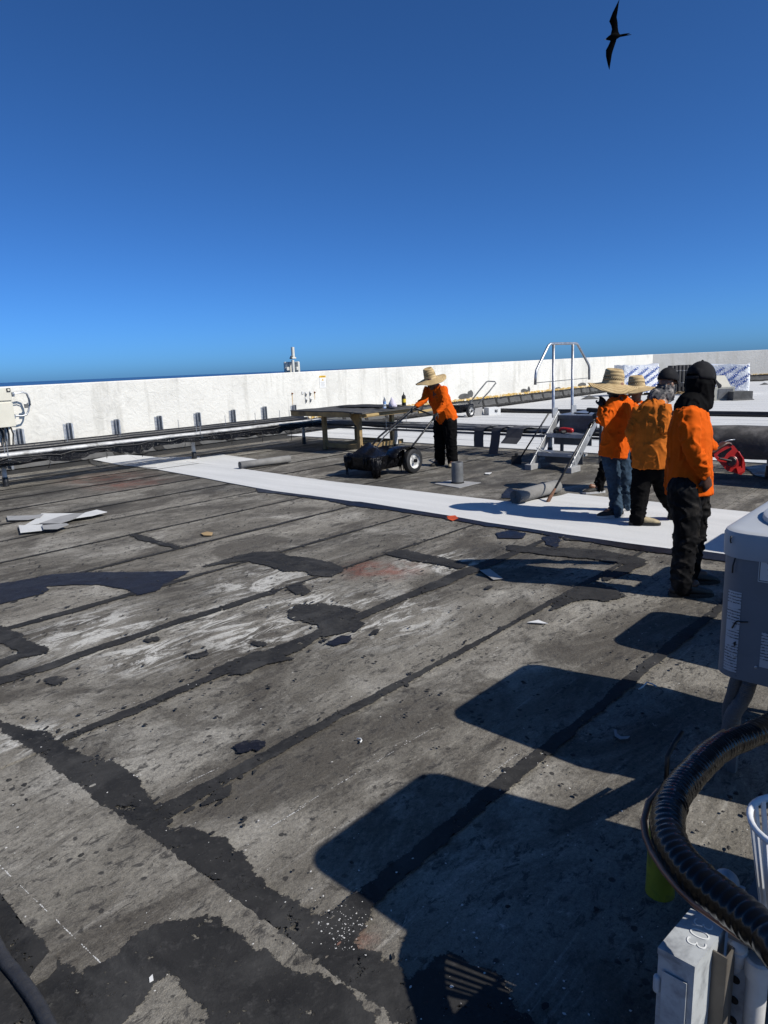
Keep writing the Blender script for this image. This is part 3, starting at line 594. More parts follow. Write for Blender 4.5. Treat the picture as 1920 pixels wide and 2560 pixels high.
# ------------------------------------------------------------------ fittings on the parapet
M['plate'] = simple('bright perforated plate', (.60,.62,.65), .4, .6, var=.2, scale=12)
bx = [(45,1071),(169,1057),(288,1048),(395,1039),(492,1031),(580,1024),(659,1016),(733,1012)]
ordn = ['first','second','third','fourth','fifth','sixth','seventh','eighth']
for i, (x, y) in enumerate(bx):
    c = onwall(x, y, .0); c0 = Vector((c.x, c.y, 0)); zt = c.z
    root = thing('wall_bracket', c0+Vector((0,0,.40)), f'{ordn[i]} galvanised bracket from the left along the foot of the white parapet', 'bracket', 'brackets along the parapet')
    hh = zt-.42; mb = MB(); mb.box(c0+WN*.004-WD*.075+Vector((0,0,.42+hh/2-.01)), (.07,.006,hh-.02), (WD,WN,Vector((0,0,1)))); mb.build('plate', M['plate'], root)
    for q in range(4): MB().lathe(c0+WN*.006-WD*.075+Vector((0,0,.5+hh*.22*q)), [(.011,0),(.011,.006)], 8, WN).build('bolt', M['galv'], root)
    mb = MB(); b = c0+Vector((0,0,.42+hh/2))
    mb.box(b+WN*.003, (.075,.006,hh), (WD,WN,Vector((0,0,1)))); mb.box(b-WD*.035+WN*.045, (.006,.084,hh-.004), (WD,WN,Vector((0,0,1)))); mb.box(b+WD*.035+WN*.045, (.006,.084,hh-.006), (WD,WN,Vector((0,0,1))))
    mb.build('channel', M['galv'], root)
    mb = MB(); mb.box(c0+WD*.075+WN*.004+Vector((0,0,.42+hh/2-.01)), (.06,.006,hh-.02), (WD,WN,Vector((0,0,1)))); mb.build('plate', M['plate'], root)
# caution sign
zt, zb = onwall(806.5, 939, .006), onwall(806.5, 969.5, .006); wl = onwall(798.8, 950, .006); wr = onwall(814.2, 950, .006); cs = (wl+wr)/2; sw = (wr-wl).length; sh = zt.z-zb.z; cs.z = (zt.z+zb.z)/2
M['signwhite'] = simple('white sign face', (.80,.80,.78), .5, var=.05, bump=0); M['signyellow'] = simple('yellow sign header', (.80,.48,.02), .5, var=.05, bump=0); M['ink'] = simple('black print', (.02,.02,.02), .6, var=.1, bump=0)
sg = thing('caution_sign', cs-Vector((0,0,sh/2)), 'small white caution sign with yellow header on the white parapet', 'sign')
AX = (WD, WN, Vector((0,0,1)))
MB().box(cs, (sw,.004,sh), AX).build('panel', M['signwhite'], sg); MB().box(cs+Vector((0,0,sh*.42))+WN*.003, (sw,.003,sh*.16), AX).build('header', M['signyellow'], sg)
def text(s, c, X, Yv, h, mat, name, parent, depth=.001, align='CENTER', weight=0.):
    cu = bpy.data.curves.new('t', 'FONT'); cu.body = s; cu.align_x = align; cu.align_y = 'CENTER'; cu.size = 1.; cu.extrude = depth/h/2; cu.offset = weight
    o = bpy.data.objects.new('t', cu); C.objects.link(o); dg = bpy.context.evaluated_depsgraph_get(); me = bpy.data.meshes.new_from_object(o.evaluated_get(dg))
    bpy.data.objects.remove(o)
    X = Vector(X).normalized(); Yv = Vector(Yv).normalized(); Zv = X.cross(Yv); mb = MB()
    k = h/.72
    mb.add([Vector(c)+X*v.co.x*k+Yv*v.co.y*k+Zv*v.co.z*k for v in me.vertices], [tuple(p.vertices) for p in me.polygons]); bpy.data.meshes.remove(me)
    return mb.build(name, mat, parent)
WR = WD                                            # reading direction on the wall
text('CAUTION', cs+Vector((0,0,sh*.42))+WN*.006+WD*sw*.05, WD, UP, sh*.075, M['ink'], 'lettering', sg)
tr = cs+Vector((0,0,sh*.17))+WN*.003; MB().prism([tr-WD*sw*.17-UP*sh*.07, tr+WD*sw*.17-UP*sh*.07, tr+UP*sh*.09], WN*.002).build('warning_triangle', M['signyellow'], sg)
tr2 = tr+WN*.003; MB().prism([tr2-WD*sw*.03-UP*sh*.04, tr2+WD*sw*.03-UP*sh*.04, tr2+UP*sh*.04], WN*.001).build('symbol', M['ink'], sg)
for k in range(6): MB().box(cs+Vector((0,0,sh*(-.04-.065*k)))+WN*.0025, (sw*(.7-.1*(k % 3)),.001,sh*.018), AX).build('text_line', simple('grey print', (.35,.35,.35), .7, bump=0) if k == 0 else bpy.data.materials['grey print'], sg)
# capped cable ports, rusty bolts
M['rust'] = simple('rusty steel', (.20,.07,.02), .85, var=.5, scale=20, bump=.5)
for i, (x, y) in enumerate(((764,983),(775,981),(765,998),(776,997),(756,982))):
    c = onwall(x, y, .0); root = thing('wall_port', c-UP*.03, f'small white hooded cable port, {["upper left","upper right","lower left","lower right","flat leftmost"][i]} of the cluster under the caution sign', 'cable port', 'cable ports on the parapet')
    MB().box(c+WN*.01, (.075,.02,.075), AX, bev=.004).build('cover', M['whitepipe'], root)
    if i < 4:
        MB().prism([c+WN*.02+WD*.03+UP*.02, c+WN*.08+WD*.03-UP*.02, c+WN*.02+WD*.03-UP*.03], -WD*.06).build('hood', M['whitepipe'], root); MB().tube([c+WN*.025-UP*.02, c+WN*.05-UP*.05-WD*.02, c+WN*.03-UP*.10-WD*.03], .010, 6).build('cable', M['cable'], root, True)
for i, (x, y) in enumerate(((730,984),(786,981))):
    c = onwall(x, y, .0); root = thing('wall_anchor', c, f'rusty anchor bolt streaking the white parapet, {["left","right"][i]} of the cable ports', 'anchor bolt', 'rusty anchors')
    MB().lathe(c, [(.028,0),(.028,.012),(.014,.014),(.012,.05)], 10, WN).build('bolt', M['rust'], root, True, 40)
    MB().prism([c+WN*.0015+WD*.018, c+WN*.0015-WD*.018, c+WN*.0015-WD*.012-UP*(.30-.1*i), c+WN*.0015+WD*.01-UP*(.32-.1*i)], WN*.001).build('rust_streak', simple('rust stain', (.55,.40,.22), .9, var=.3, bump=0) if i == 0 else bpy.data.materials['rust stain'], root)
# panel antenna beyond the wall
ca = onwall(729, 940, -.75); ca.z = 0; AZ = thing('panel_antenna', Vector((ca.x,ca.y,.6)), 'cream panel antenna pair on a pole rising behind the white parapet', 'antenna')
def apx(x, y): return D(680+x*.0964, 850+y*.0964, ca.y)
top, bot = apx(532,185), apx(560,905); bot.z = .6; M['antenna'] = simple('cream antenna', (.70,.69,.62), .5, var=.1, bump=.05)
MB().lathe(bot, [(.045,0),(.045,apx(540,520).z-bot.z)], 14).build('pole', M['antenna'], AZ, True, 40); MB().lathe(Vector((top.x,top.y,apx(0,500).z)), [(.05,0),(.05,top.z-apx(0,500).z)], 14).build('pole', M['antenna'], AZ, True, 40)
cl = apx(540,470); MB().box(cl, (.16,.14,.045), AX, bev=.01).build('clamp', M['antenna'], AZ); MB().box(cl+UP*.02-WD*.06+WN*.02, (.07,.06,.1), AX, bev=.01).build('bracket', M['zincgrey'], AZ)
for a, b, ang in (((300,570),(500,905),.5),((580,560),(712,905),-.5)):
    A, B = apx(*a), apx(*b); w = abs(B.x-A.x)*1.15; c = (A+B)/2; c.z = (A.z+.6)/2; c += Vector((0,.12,0)); Xd = Vector((math.cos(ang), math.sin(ang), 0))
    MB().box(c, (w,.09,A.z-.6), (Xd, Vector((-Xd.y,Xd.x,0)), UP), bev=.015).build('panel', M['antenna'], AZ); MB().box(c-Vector((0,.09,0))+UP*(A.z-.6)*.35, (w*.4,.10,.10), (Xd, Vector((-Xd.y,Xd.x,0)), UP), bev=.01).build('tilt_bracket', M['antenna'], AZ)
# electrical cabinet at the left edge
e0, e1 = onwall(-95, 1020, .30), onwall(31, 1020, .30); et, em, eb = onwall(31, 968, .30).z, onwall(31,1004,.30).z, onwall(33, 1067, .30).z
ew = (e1-e0).length; ec = (e0+e1)/2; cab = thing('electrical_cabinet', Vector((ec.x,ec.y,eb)), 'cream electrical cabinet cut off by the left edge, with a looped conduit', 'cabinet')
ec.z = (et+eb)/2; MB().box(ec-WN*.10, (ew-.02,.25,et-eb-.01), AX, bev=.01).build('housing', M['cream'], cab)
ec2 = ec.copy(); ec2.z = (et+em)/2+.01; MB().box(ec2+WN*.035, (ew,.03,et-em-.03), AX, bev=.006).build('door', M['cream'], cab); ec3 = ec.copy(); ec3.z = (em+eb)/2-.005; MB().box(ec3+WN*.035, (ew,.03,em-eb-.02), AX, bev=.006).build('door', M['cream'], cab)
lk = onwall(21, 975, .36); MB().box(lk, (.07,.012,.07), AX, bev=.004).build('latch_frame', M['black'], cab); MB().box(lk+WN*.006, (.04,.012,.04), AX, bev=.003).build('latch', M['cream'], cab)
cpts = [onwall(x, y, .22) for x, y in ((28,987),(36,983),(56,980),(66,984),(72,998),(74,1012),(71,1028),(66,1037),(56,1040),(38,1040),(28,1041))]
MB().tube(cpts, .018, 10).build('conduit', M['galv'], cab, True); MB().tube([p+WN*.045-UP*.01 for p in cpts[:6]], .010, 8).build('conduit', M['galv'], cab, True)
for x, y in ((32,986),(35,1041)): 
    c = onwall(x, y, .22); MB().box(c, (.05,.06,.09), AX, bev=.008).build('fitting', M['galv'], cab)
c = onwall(72,1008,.22); MB().box(c, (.06,.05,.02), AX).build('pipe_clamp', M['galv'], cab); c = onwall(66,1015,.22); MB().box(c, (.07,.04,.08), AX).build('tag_plate', M['zincgrey'], cab)
for k in range(6):
    p = onwall(-20+k*9, 1066, .22+.05*(k % 2)); MB().tube([p+UP*.02, p-UP*.15+WD*.02*(k % 3), Vector((p.x,p.y,.45)), Vector((p.x,p.y,.40))+WN*.3], .02-.004*(k % 2), 8).build('conduit', M['blackpipe'], cab, True)
# metal support under the cabinet so that it stands on the roof
for q in (-.35,.35): MB().box(Vector((ec.x,ec.y,eb/2))+WD*q*ew-WN*.1, (.045,.045,eb), AX).build('leg', M['galv'], cab)

bpr = thing('black_pipe_run', W(18.5,5), 'long black insulated pipe lying across the new white roof behind the steps', 'pipe')
MB().tube([G(1248,1027,.06)+W(.02,i*0) if i == 0 else G(1248,1027,.06).lerp(G(1920,1037,.06),i/12)+UP*.012*n3(i*.9) for i in range(15)], .085, 12).build('pipe', M['blackpipe'], bpr, True)
for i in (2,6,10): MB().box(G(1248,1027,.02).lerp(G(1920,1037,.02),i/12), (.25,.12,.04), axu).build('sleeper', M['wood'], bpr)

# ------------------------------------------------------------------ work table with bottles
YT = W(10.06, 11.04).y
TU0, TU1, TV0, TV1 = 9.72, 11.55, 9.55, 11.75                         # footprint of the table top
tb = thing('work_table', W(10.6,10.6), 'rough timber work table covered with bitumen, standing over the pipe rack', 'table')
ZT = .86
P = []; nu, nv = 14, 16
for i in range(nu+1):
    for j in range(nv+1):
        u, v = TU0+(TU1-TU0)*i/nu, TV0+(TV1-TV0)*j/nv; P.append(W(u, v, ZT+.012*n3(u*2,v*2)+(.02*n3(u*9,v*9) if 0 < i < nu and 0 < j < nv else 0)-.05*max(0,(TV0+.5-v))))
mb = MB(); mb.grid(P, nu+1, nv+1, thick=.022); mb.build('tar_covered_top', M['tabletop'], tb)
P = [W(u, v, ZT+.028+.01*n3(u*3,v*3)) for u in np.linspace(10.6,11.4,5) for v in np.linspace(9.9,11.2,6)]; mb = MB(); mb.grid(P, 5, 6, thick=.012); mb.build('loose_felt', M['tarsolid'], tb)
MB().box(W(TU0+.03,(TV0+.35+TV1)/2,ZT-.07), (.035,TV1-TV0-.35,.10), axu).build('fascia_board', M['wood'], tb)
MB().box(W((TU0+TU1)/2,TV0+.10,ZT-.085), (TU1-TU0-.1,.035,.09), axu).build('fascia_board', M['wood'], tb)
MB().box(W(TU0+.35,TV1-.15,ZT-.07), (.6,.03,.09), axu).build('fascia_board', M['wood'], tb)
for u, v in ((10.06,11.04),(10.06,9.98),(11.3,11.3),(11.42,10.3)):
    MB().box(W(u,v,(ZT-.03)/2), (.085,.085,ZT-.03), axu, bev=.004).build('leg', M['wood'], tb)
MB().box(W(10.06,10.5,.10), (.045,1.2,.09), axu).build('bottom_rail', M['wood'], tb); MB().box(W(10.75,9.98,.09), (1.3,.045,.09), axu).build('bottom_rail', M['wood'], tb); MB().box(W(11.3,10.75,.09), (.045,1.0,.09), axu).build('bottom_rail', M['wood'], tb)
MB().box(W(10.5,10.6,.12), (.9,.5,.03), axu).build('lower_board', M['wood'], tb)
a = W(10.03,9.98,.78); mb = MB(); mb.prism([a+W(0,.06,0), a+W(0,.30,0), a+W(0,.06,-.25)], W(.04,0)); mb.build('corner_brace', M['wood'], tb)
blk = D(930,1037,W(TU0,9.75).y-.05); X, Y, Z = frame(Vector((.9,.25,.06))); solo(MB().box(blk+UP*.0, (.26,.12,.045), (X,Y,Z), bev=.004).build('lumber_offcut', M['woodnew']), 'bright yellow lumber offcut on the near corner of the work table', 'lumber')
bl2 = D(1064,1027,W(11.3,9.45).y); X, Y, Z = frame(Vector((.95,.3,.12))); solo(MB().box(bl2, (.34,.07,.05), (X,Y,Z), bev=.004).build('lumber_offcut', M['woodnew']), 'yellow lumber piece at the far edge of the work table beside the bent worker', 'lumber')
def clearmat(name, c, rough, trans):
    t = NT(name); t.col(c); t.rgh(rough); t.b.inputs['Transmission Weight'].default_value = trans; t.b.inputs['IOR'].default_value = 1.33; return t.m
M['pet'] = clearmat('clear bottle plastic', (.85,.92,1.), .12, .85)
def on_table(x, y):                                                     # point of the table top under a pixel
    return G(x, y, ZT+.012)
b = on_table(962,1021); wb = thing('water_bottle', b, 'clear plastic water bottle standing on the work table', 'bottle')
MB().lathe(b, [(.026,0),(.032,.006),(.032,.05),(.029,.07),(.032,.09),(.032,.15),(.026,.175),(.014,.20),(.013,.215)], 18).build('bottle_body', M['pet'], wb, True, 50)
MB().lathe(b+UP*.085, [(.033,0),(.033,.055)], 18, cap=False).build('label_band', simple('blue bottle label', (.25,.42,.75), .4, var=.3, scale=20, bump=0), wb, True); MB().lathe(b+UP*.213, [(.016,0),(.016,.022),(.012,.024)], 12).build('cap', M['signwhite'], wb, True, 40)
b = on_table(983,1018); mb = MB(); rows = []
for i, (rr, h) in enumerate(((.075,0),(.085,.03),(.078,.08),(.05,.13),(.028,.165),(.02,.19),(.004,.205))):
    for k in range(18):
        a = k*math.tau/18; q = rr*(1+.28*n3(math.cos(a)*2.3,math.sin(a)*2.3,i*.7)); rows.append(b+Vector((q*math.cos(a)-.03*i/6, q*math.sin(a), h+.012*n3(a*3,i))))
mb.add(rows, [(i*18+k, i*18+(k+1)%18, i*18+18+(k+1)%18, i*18+18+k) for i in range(6) for k in range(18)]+[tuple(range(17,-1,-1)), tuple(6*18+k for k in range(18))])
solo(mb.build('plastic_bag', simple('crumpled translucent bag', (.72,.68,.80), .35, var=.3, scale=14, bump=.7, bd=.02), None, True), 'crumpled whitish plastic bag between the two bottles on the work table', 'plastic bag')
b = on_table(1010,1014); kb = thing('dark_bottle', b, 'black squeeze bottle with yellow label on the work table', 'bottle')
MB().lathe(b, [(.04,0),(.046,.008),(.046,.19),(.044,.2),(.03,.225),(.016,.235),(.012,.25),(.005,.29)], 18).build('bottle_body', M['black'], kb, True, 50); MB().lathe(b+UP*.07, [(.0475,0),(.0475,.075)], 18, cap=False).build('label_band', simple('yellow label', (.75,.55,.03), .5, var=.3, scale=30, bump=0), kb, True)

# ------------------------------------------------------------------ rolls of membrane
M['rollback'] = simple('grey roll underside', (.24,.235,.225), .9, var=.25, scale=6, bump=.3, bd=.006)
def roll(A, B, r0, turns, mat, label, grp):
    d = (B-A).normalized(); X = UP; Y = d.cross(UP).normalized(); n = int(turns*20); P = []
    A = A+UP*r0; B = B+UP*r0
    for i in range(n+1):
        a = i/20*math.tau; rr = r0*(1-.78*i/n); j = 1+.03*n3(a*.4, r0*9)
        q = X*math.cos(a-2.6)*rr*j+Y*math.sin(a-2.6)*rr*j; P += [A+q+d*.012*n3(i*.2), B+q+d*.012*n3(i*.2,3)]
    mb = MB(); mb.grid(P, n+1, 2); o = mb.build('membrane_roll', mat, None, True)
    mod = o.modifiers.new('thick', 'SOLIDIFY'); mod.thickness = .006; mod.offset = -1
    return solo(o, label, 'membrane roll', grp)
roll(G(*Z2(500,1075)), G(*Z2(910,1018)), .075, 5, M['rollback'], 'grey membrane roll lying at the end of the short white piece near the table', 'membrane rolls on the roof')
roll(G(*R4(672,142)), G(*R4(850,92)), .092, 5, M['rollback'], 'partly unrolled grey membrane roll at the end of the white strip beside the mop', 'membrane rolls on the roof')

# ------------------------------------------------------------------ vent pipe
vp = G(*Z3(975,1190)); vt = thing('vent_pipe', vp, 'short grey capped vent pipe on a square flashing patch', 'vent pipe')
P = [G(*q) for q in (Z3(780,1195), Z3(925,1165), Z3(1170,1188), Z3(990,1232))]; mb = MB(); mb.prism([p+UP*.004 for p in P], UP*.006); mb.build('base_flashing', M['scraplight'], vt)
hp = .31; MB().lathe(vp+UP*.006, [(.086,0),(.086,hp-.01),(.082,hp),(.070,hp),(.068,hp-.05),(.0,hp-.06)], 24).build('pipe', M['zincgrey'], vt, True, 40); MB().lathe(vp+UP*.008, [(.10,0),(.092,.02),(.088,.022)], 20).build('collar', M['tarsolid'], vt, True)

# ------------------------------------------------------------------ bitumen cart
def lumpy(mb, pts, seed=0, amp=.02):
    return
def wheel(parent, c, r0, w, axis, tyre_m, rim_m, hub=True):
    t = MB(); pr = [(r0*.62,-w/2),(r0*.80,-w*.52),(r0*.96,-w*.42),(r0,-w*.22),(r0,w*.22),(r0*.96,w*.42),(r0*.80,w*.52),(r0*.62,w/2)]
    t.lathe(c, pr, 32, axis, cap=False); ty = t.build('wheel', tyre_m, parent, True, 40)
    m = MB(); m.lathe(c, [(r0*.64,-w*.46),(r0*.60,-w*.2),(r0*.3,-w*.15),(r0*.0,-w*.15)], 24, axis, cap=False); m.lathe(c, [(r0*.64,w*.46),(r0*.58,w*.25),(r0*.45,w*.12),(r0*.22,w*.16),(r0*.18,w*.38),(r0*.0,w*.40)], 24, axis, cap=False); m.build('rim', rim_m, ty, True, 40)
    m = MB()
    for k in range(5):
        a = k*math.tau/5; X = Vector(axis).orthogonal().normalized(); Y = Vector(axis).cross(X); m.lathe(c+Vector(axis)*w*.17+(X*math.cos(a)+Y*math.sin(a))*r0*.36, [(.018,0),(.018,.006)], 8, axis)
    if hub: m.build('vent_holes', M['black'], ty)['kind'] = 'stuff'
    MB().lathe(c+Vector(axis)*w*.3, [(.03,0),(.03,.05),(.012,.055)], 10, axis).build('hub', M['gloss'], ty)
    return ty
M['rim'] = simple('splashed white rim', (.75,.75,.73), .45, var=.2, scale=10, bump=.2, dirt=(.02,.02,.02), dirt_amt=.85, dscale=9)
M['tyre'] = simple('tyre rubber', (.014,.014,.015), .6, var=.4, scale=18, bump=.3)
c0 = W(8.44,7.13); ct = thing('tar_cart', W(8.1,7.5), 'two-wheeled cart thickly coated in dripping black bitumen, pushed by the bent worker', 'cart')
wheel(ct, W(8.42,7.17,.205), .205, .11, -axu[1], M['tyre'], M['rim'], False); wheel(ct, W(8.42,8.08,.205), .205, .11, axu[1], M['tyre'], M['rim'])
MB().tube([W(8.42,7.2,.205), W(8.42,8.05,.205)], .022, 10).build('axle', M['gloss'], ct, True)
# hopper: lumpy shell
P = []; prof = []
for j, (z, e) in enumerate(((.12,-.03),(.15,0),(.22,.012),(.30,.02),(.335,.03),(.345,.0),(.33,-.05),(.315,-.12),(.31,-.22))):
    ring = []
    for k in range(48):
        a = k*math.tau/48; cu, sv = math.cos(a), math.sin(a); pw_ = .35
        x = math.copysign(abs(cu)**pw_, cu)*(.40+e); y = math.copysign(abs(sv)**pw_, sv)*(.33+e)
        zz = z + (.045*n3(x*11,y*11,j) if j > 2 else 0) + (.14*max(0,.5+n3(x*3+2,y*3))*(1 if (y > .05 and x > -.2) else .25) if j >= 5 else 0) - (.05*abs(n3(a*5,3)) if j == 0 else 0)
        P.append(W(8.02+x*(1+.04*n3(a*4,j*.9)), 7.63+y*(1+.04*n3(a*4,j*.9+7)), zz))
mb = MB(); nr = 9; mb.add(P, [(i*48+k, i*48+(k+1)%48, i*48+48+(k+1)%48, i*48+48+k) for i in range(nr-1) for k in range(48)]+[tuple(range(47,-1,-1)), tuple((nr-1)*48+k for k in range(48))])
mb.build('hopper', M['gloss'], ct, True, 60)
P = []; n = 70                                                          # runs of bitumen down the sides
mbd = MB(); rd = random.Random(9)
for k in range(64):
    a = k/64*math.tau+rd.uniform(-.05,.05); cu, sv = math.cos(a), math.sin(a); x = math.copysign(abs(cu)**.35, cu)*.425; y = math.copysign(abs(sv)**.35, sv)*.355
    L = rd.uniform(.06,.2) if rd.random() < .85 else .3; b = W(8.02+x,7.63+y,.33); mbd.tube([b, b-UP*L*.5+W(.01*rd.uniform(-1,1),.01), b-UP*L], [rd.uniform(.012,.026), rd.uniform(.01,.02), .006], 6)
mbd.build('tar_runs', M['gloss'], ct, True)['kind'] = 'stuff'
P = []                                                                  # clotted bitumen hanging from the near corner to the roof
cb = W(7.72,7.30,0); mb = MB()
for k in range(9): 
    q = cb+W(rd.uniform(-.07,.10),rd.uniform(-.03,.10)); mb.tube([q+UP*.3, q+UP*.16+W(rd.uniform(-.02,.02),0), q+UP*.01], [.05,.035,.02], 7)
mb.build('tar_clot', M['gloss'], ct, True)
P = [(W(8.25+.33*math.cos(q),7.14+.02*n3(q),.205+.25*math.sin(q))) for q in np.linspace(.3,2.7,12)]
mb = MB(); mb.grid([p+axu[1]*w for p in P for w in (-.03,.10,.22)], 12, 3, thick=.015); mb.build('mudguard', M['gloss'], ct, True)
hr = D(1034,1022,11.45); hl = D(1091,1040,11.25)
MB().tube([W(8.2,7.98,.33), W(8.5,7.97,.55), hr+Vector((.01,0,.02))], .017, 8).build('handle_bar', M['blackpipe'], ct, True); MB().tube([W(8.28,7.9,.33), W(8.55,7.9,.55), hr+Vector((.06,.05,.05))], .012, 8).build('handle_bar', M['zincgrey'], ct, True)
MB().tube([W(8.45,7.25,.38), W(8.62,7.24,.5), hl+Vector((0,0,.02))], .017, 8).build('handle_bar', M['blackpipe'], ct, True); MB().tube([hr+Vector((.02,0,.0)), hl], .014, 8).build('handle_grip', M['black'], ct, True)

# second cart by the wall, white carton
k2 = G(1172,1043); c2 = thing('hand_cart', k2, 'black hand cart with a looped steel handle standing by the parapet', 'cart')
wheel(c2, G(1176,1043)+UP*.2, .2, .1, (Vector((.75,-.66,0))), M['tyre'], M['rim']); wheel(c2, G(1176,1043)+UP*.2+Vector((-.6,.55,0)), .2, .1, (Vector((-.75,.66,0))), M['tyre'], M['rim'])
cc = G(1155,1043); MB().box(cc+UP*.28+Vector((-.05,.2,0)), (.8,.6,.26), axu, bev=.03).build('body', M['gloss'], c2); MB().tube([G(1176,1043)+UP*.2, G(1176,1043)+UP*.2+Vector((-.6,.55,0))], .02, 8).build('axle', M['gloss'], c2)
Yc = k2.y; hpts = [D(x,y,Yc+dy) for x,y,dy in ((1172,1012,.1),(1178,1003,.1),(1197,978,.15),(1216,955,.2),(1220,953,.25),(1237,954,.5),(1240,957,.5),(1222,980,.45),(1203,1000,.4),(1196,1010,.4))]
MB().tube(hpts, .022, 8).build('handle', M['zincgrey'], c2, True)
bx0 = G(1233,1038); cw = .44; bxt = thing('carton', bx0, 'white cardboard carton on the new white roof beside the hand cart', 'carton'); MB().box(bx0+UP*.125+Vector((0,.2,0)), (.42,.42,.25), (Vector((.97,.24,0)),Vector((-.24,.97,0)),UP), bev=.004).build('box', M['signwhite'], bxt)
for sx in (-.028,.028): MB().box(bx0+UP*.14+Vector((.10+sx,-.006,0)), (.03,.003,.09), (Vector((.97,.24,0)),Vector((-.24,.97,0)),UP)).build('printed_arrow', M['ink'], bxt)
solo(MB().prism([bx0+Vector((-.3,.05,.006)), bx0+Vector((-.62,.0,.006)), bx0+Vector((-.55,.3,.22)), bx0+Vector((-.3,.4,.25))], Vector((0,.02,.01))).build('carton_flap', M['scraplight']), 'loose grey folded sheet leaning beside the white carton', 'sheet')

# ------------------------------------------------------------------ crossover steps
st = thing('crossover_steps', W(10.2,5.3), 'galvanised crossover steps with a tall guard rail straddling the cross rack', 'steps')
SV0, SV1 = 4.98, 5.68
def sp_(u, v, z): return W(u, v, z)
for v in (SV0, SV1):
    X, Y, Z = frame(sp_(10.55,v,.80)-sp_(9.62,v,.0)); c = (sp_(10.55,v,.80)+sp_(9.62,v,.0))/2; L = (sp_(10.55,v,.80)-sp_(9.62,v,0)).length
    MB().box(c+Z*.03, (L,.02,.14), (X,Y,Z), bev=.003).build('stringer', M['alu'], st)
    mb = MB(); [mb.lathe(sp_(9.62+.93*q, v-(.011 if v == SV0 else -.011), .80*q+.03), [(.018,0),(.018,.012)], 8, -axu[1]*(1 if v == SV0 else -1)) for q in (.3,.62,.9)]; mb.build('bolt', M['galv'], st)
    MB().box(sp_(10.98,v,.76), (.86,.04,.08), axu, bev=.003).build('platform_beam', M['alu'], st)
    for u in (10.62,11.36): MB().box(sp_(u,v,.37), (.045,.045,.74), axu).build('leg', M['zincgrey'], st)
    MB().box(sp_(9.66,v,.045), (.30,.12,.09), axu, bev=.006).build('foot_block', M['scraplight'], st)
    MB().box(sp_(11.36,v,.02), (.2,.12,.04), axu).build('foot_block', M['scraplight'], st)
for k, (u, z) in enumerate(((9.85,.26),(10.14,.53))):
    MB().box(sp_(u+.06,(SV0+SV1)/2,z), (.24,SV1-SV0-.022,.02), axu, bev=.002).build('tread', M['galv'], st); MB().box(sp_(u-.065,(SV0+SV1)/2,z-.025), (.012,SV1-SV0-.024,.06), axu, bev=.002).build('tread_nosing', M['alu'], st)
for u, z in ((10.03,.15),(10.32,.42),(10.5,.66)): MB().box(sp_(u,(SV0+SV1)/2,z), (.012,SV1-SV0-.03,.17), axu).build('riser_plate', M['zincgrey'], st)
MB().box(sp_(10.95,(SV0+SV1)/2,.805), (.98,SV1-SV0+.06,.012), axu).build('platform', M['galv'], st); MB().box(sp_(10.455,(SV0+SV1)/2,.775), (.012,SV1-SV0-.03,.055), axu).build('platform_nosing', M['zincgrey'], st)
gv = SV1+.05
def gp_(x, y, u): return D(x, y, sp_(u,gv,0).y)
u1, u2, ua, ub = 10.40, 11.06, 9.75, 11.65
for u, xb, yb, xt, yt in ((u1,1384,1018,1384,862),(u2,1431,1011,1432,861)):
    A, B = sp_(u,gv,.82), gp_(xt,yt,u); MB().tube([A-UP*.04, A, B], .024, 10).build('guard_post', M['galv'], st, True)
    MB().box(A+UP*.03-axu[1]*.03, (.17,.02,.16), axu, bev=.003).build('post_bracket', M['alu'], st)
rp = [gp_(1338,962,ua), gp_(1339,940,ua), gp_(1341,926,ua+.02), gp_(1371,864,u1-.12), gp_(1376,860,u1-.08), gp_(1384,859.5,u1), gp_(1432,858.5,u2), gp_(1440,858.5,u2+.08), gp_(1444,861,u2+.12), gp_(1471,911,ub-.02), gp_(1473,918,ub), gp_(1473,949,ub)]
MB().tube(rp, .022, 10).build('guard_rail', M['galv'], st, True); MB().tube([rp[0]+UP*.03, rp[-1]+UP*.03], .006, 6).build('chain_wire', M['zincgrey'], st)
# gear lying on the steps
dr = W(10.12,5.38,.545); dt = thing('power_drill', dr, 'red and black cordless power tool lying on the upper step', 'power tool'); M['red'] = simple('red tool plastic', (.42,.015,.012), .4, var=.25, scale=12, bump=.1); 
MB().tube([dr+W(-.02,-.14,.05), dr+W(0,.0,.055), dr+W(.0,.05,.055)], [.04,.045,.038], 12, rnd=True).build('motor_housing', M['red'], dt, True); MB().tube([dr+W(0,.05,.055), dr+W(0,.10,.055), dr+W(0,.14,.055)], [.032,.024,.012], 10).build('chuck', M['black'], dt, True); MB().tube([dr+W(0,-.06,.04), dr+W(-.07,-.04,.03), dr+W(-.13,-.03,.03)], [(.03,.022)]*3, 10, rnd=True).build('grip', M['black'], dt, True)
gl = W(10.2,5.58,.545); mb = MB(); mb.tube([gl+UP*.035, gl+W(.0,-.09,.03), gl+W(.02,-.15,.02)], [(.06,.03),(.05,.025),(.03,.015)], 10, rnd=True); mb.tube([gl+UP*.03, gl+W(-.06,-.05,.02)], [.022,.016], 8, rnd=True); solo(mb.build('work_glove', M['black'], None, True), 'dark crumpled work glove on the upper step left of the red tool', 'glove')
hg = W(10.72,5.02,.812); ht = thing('hot_air_welder', hg, 'black hot-air tool with a grey nozzle lying on the platform of the steps', 'power tool')
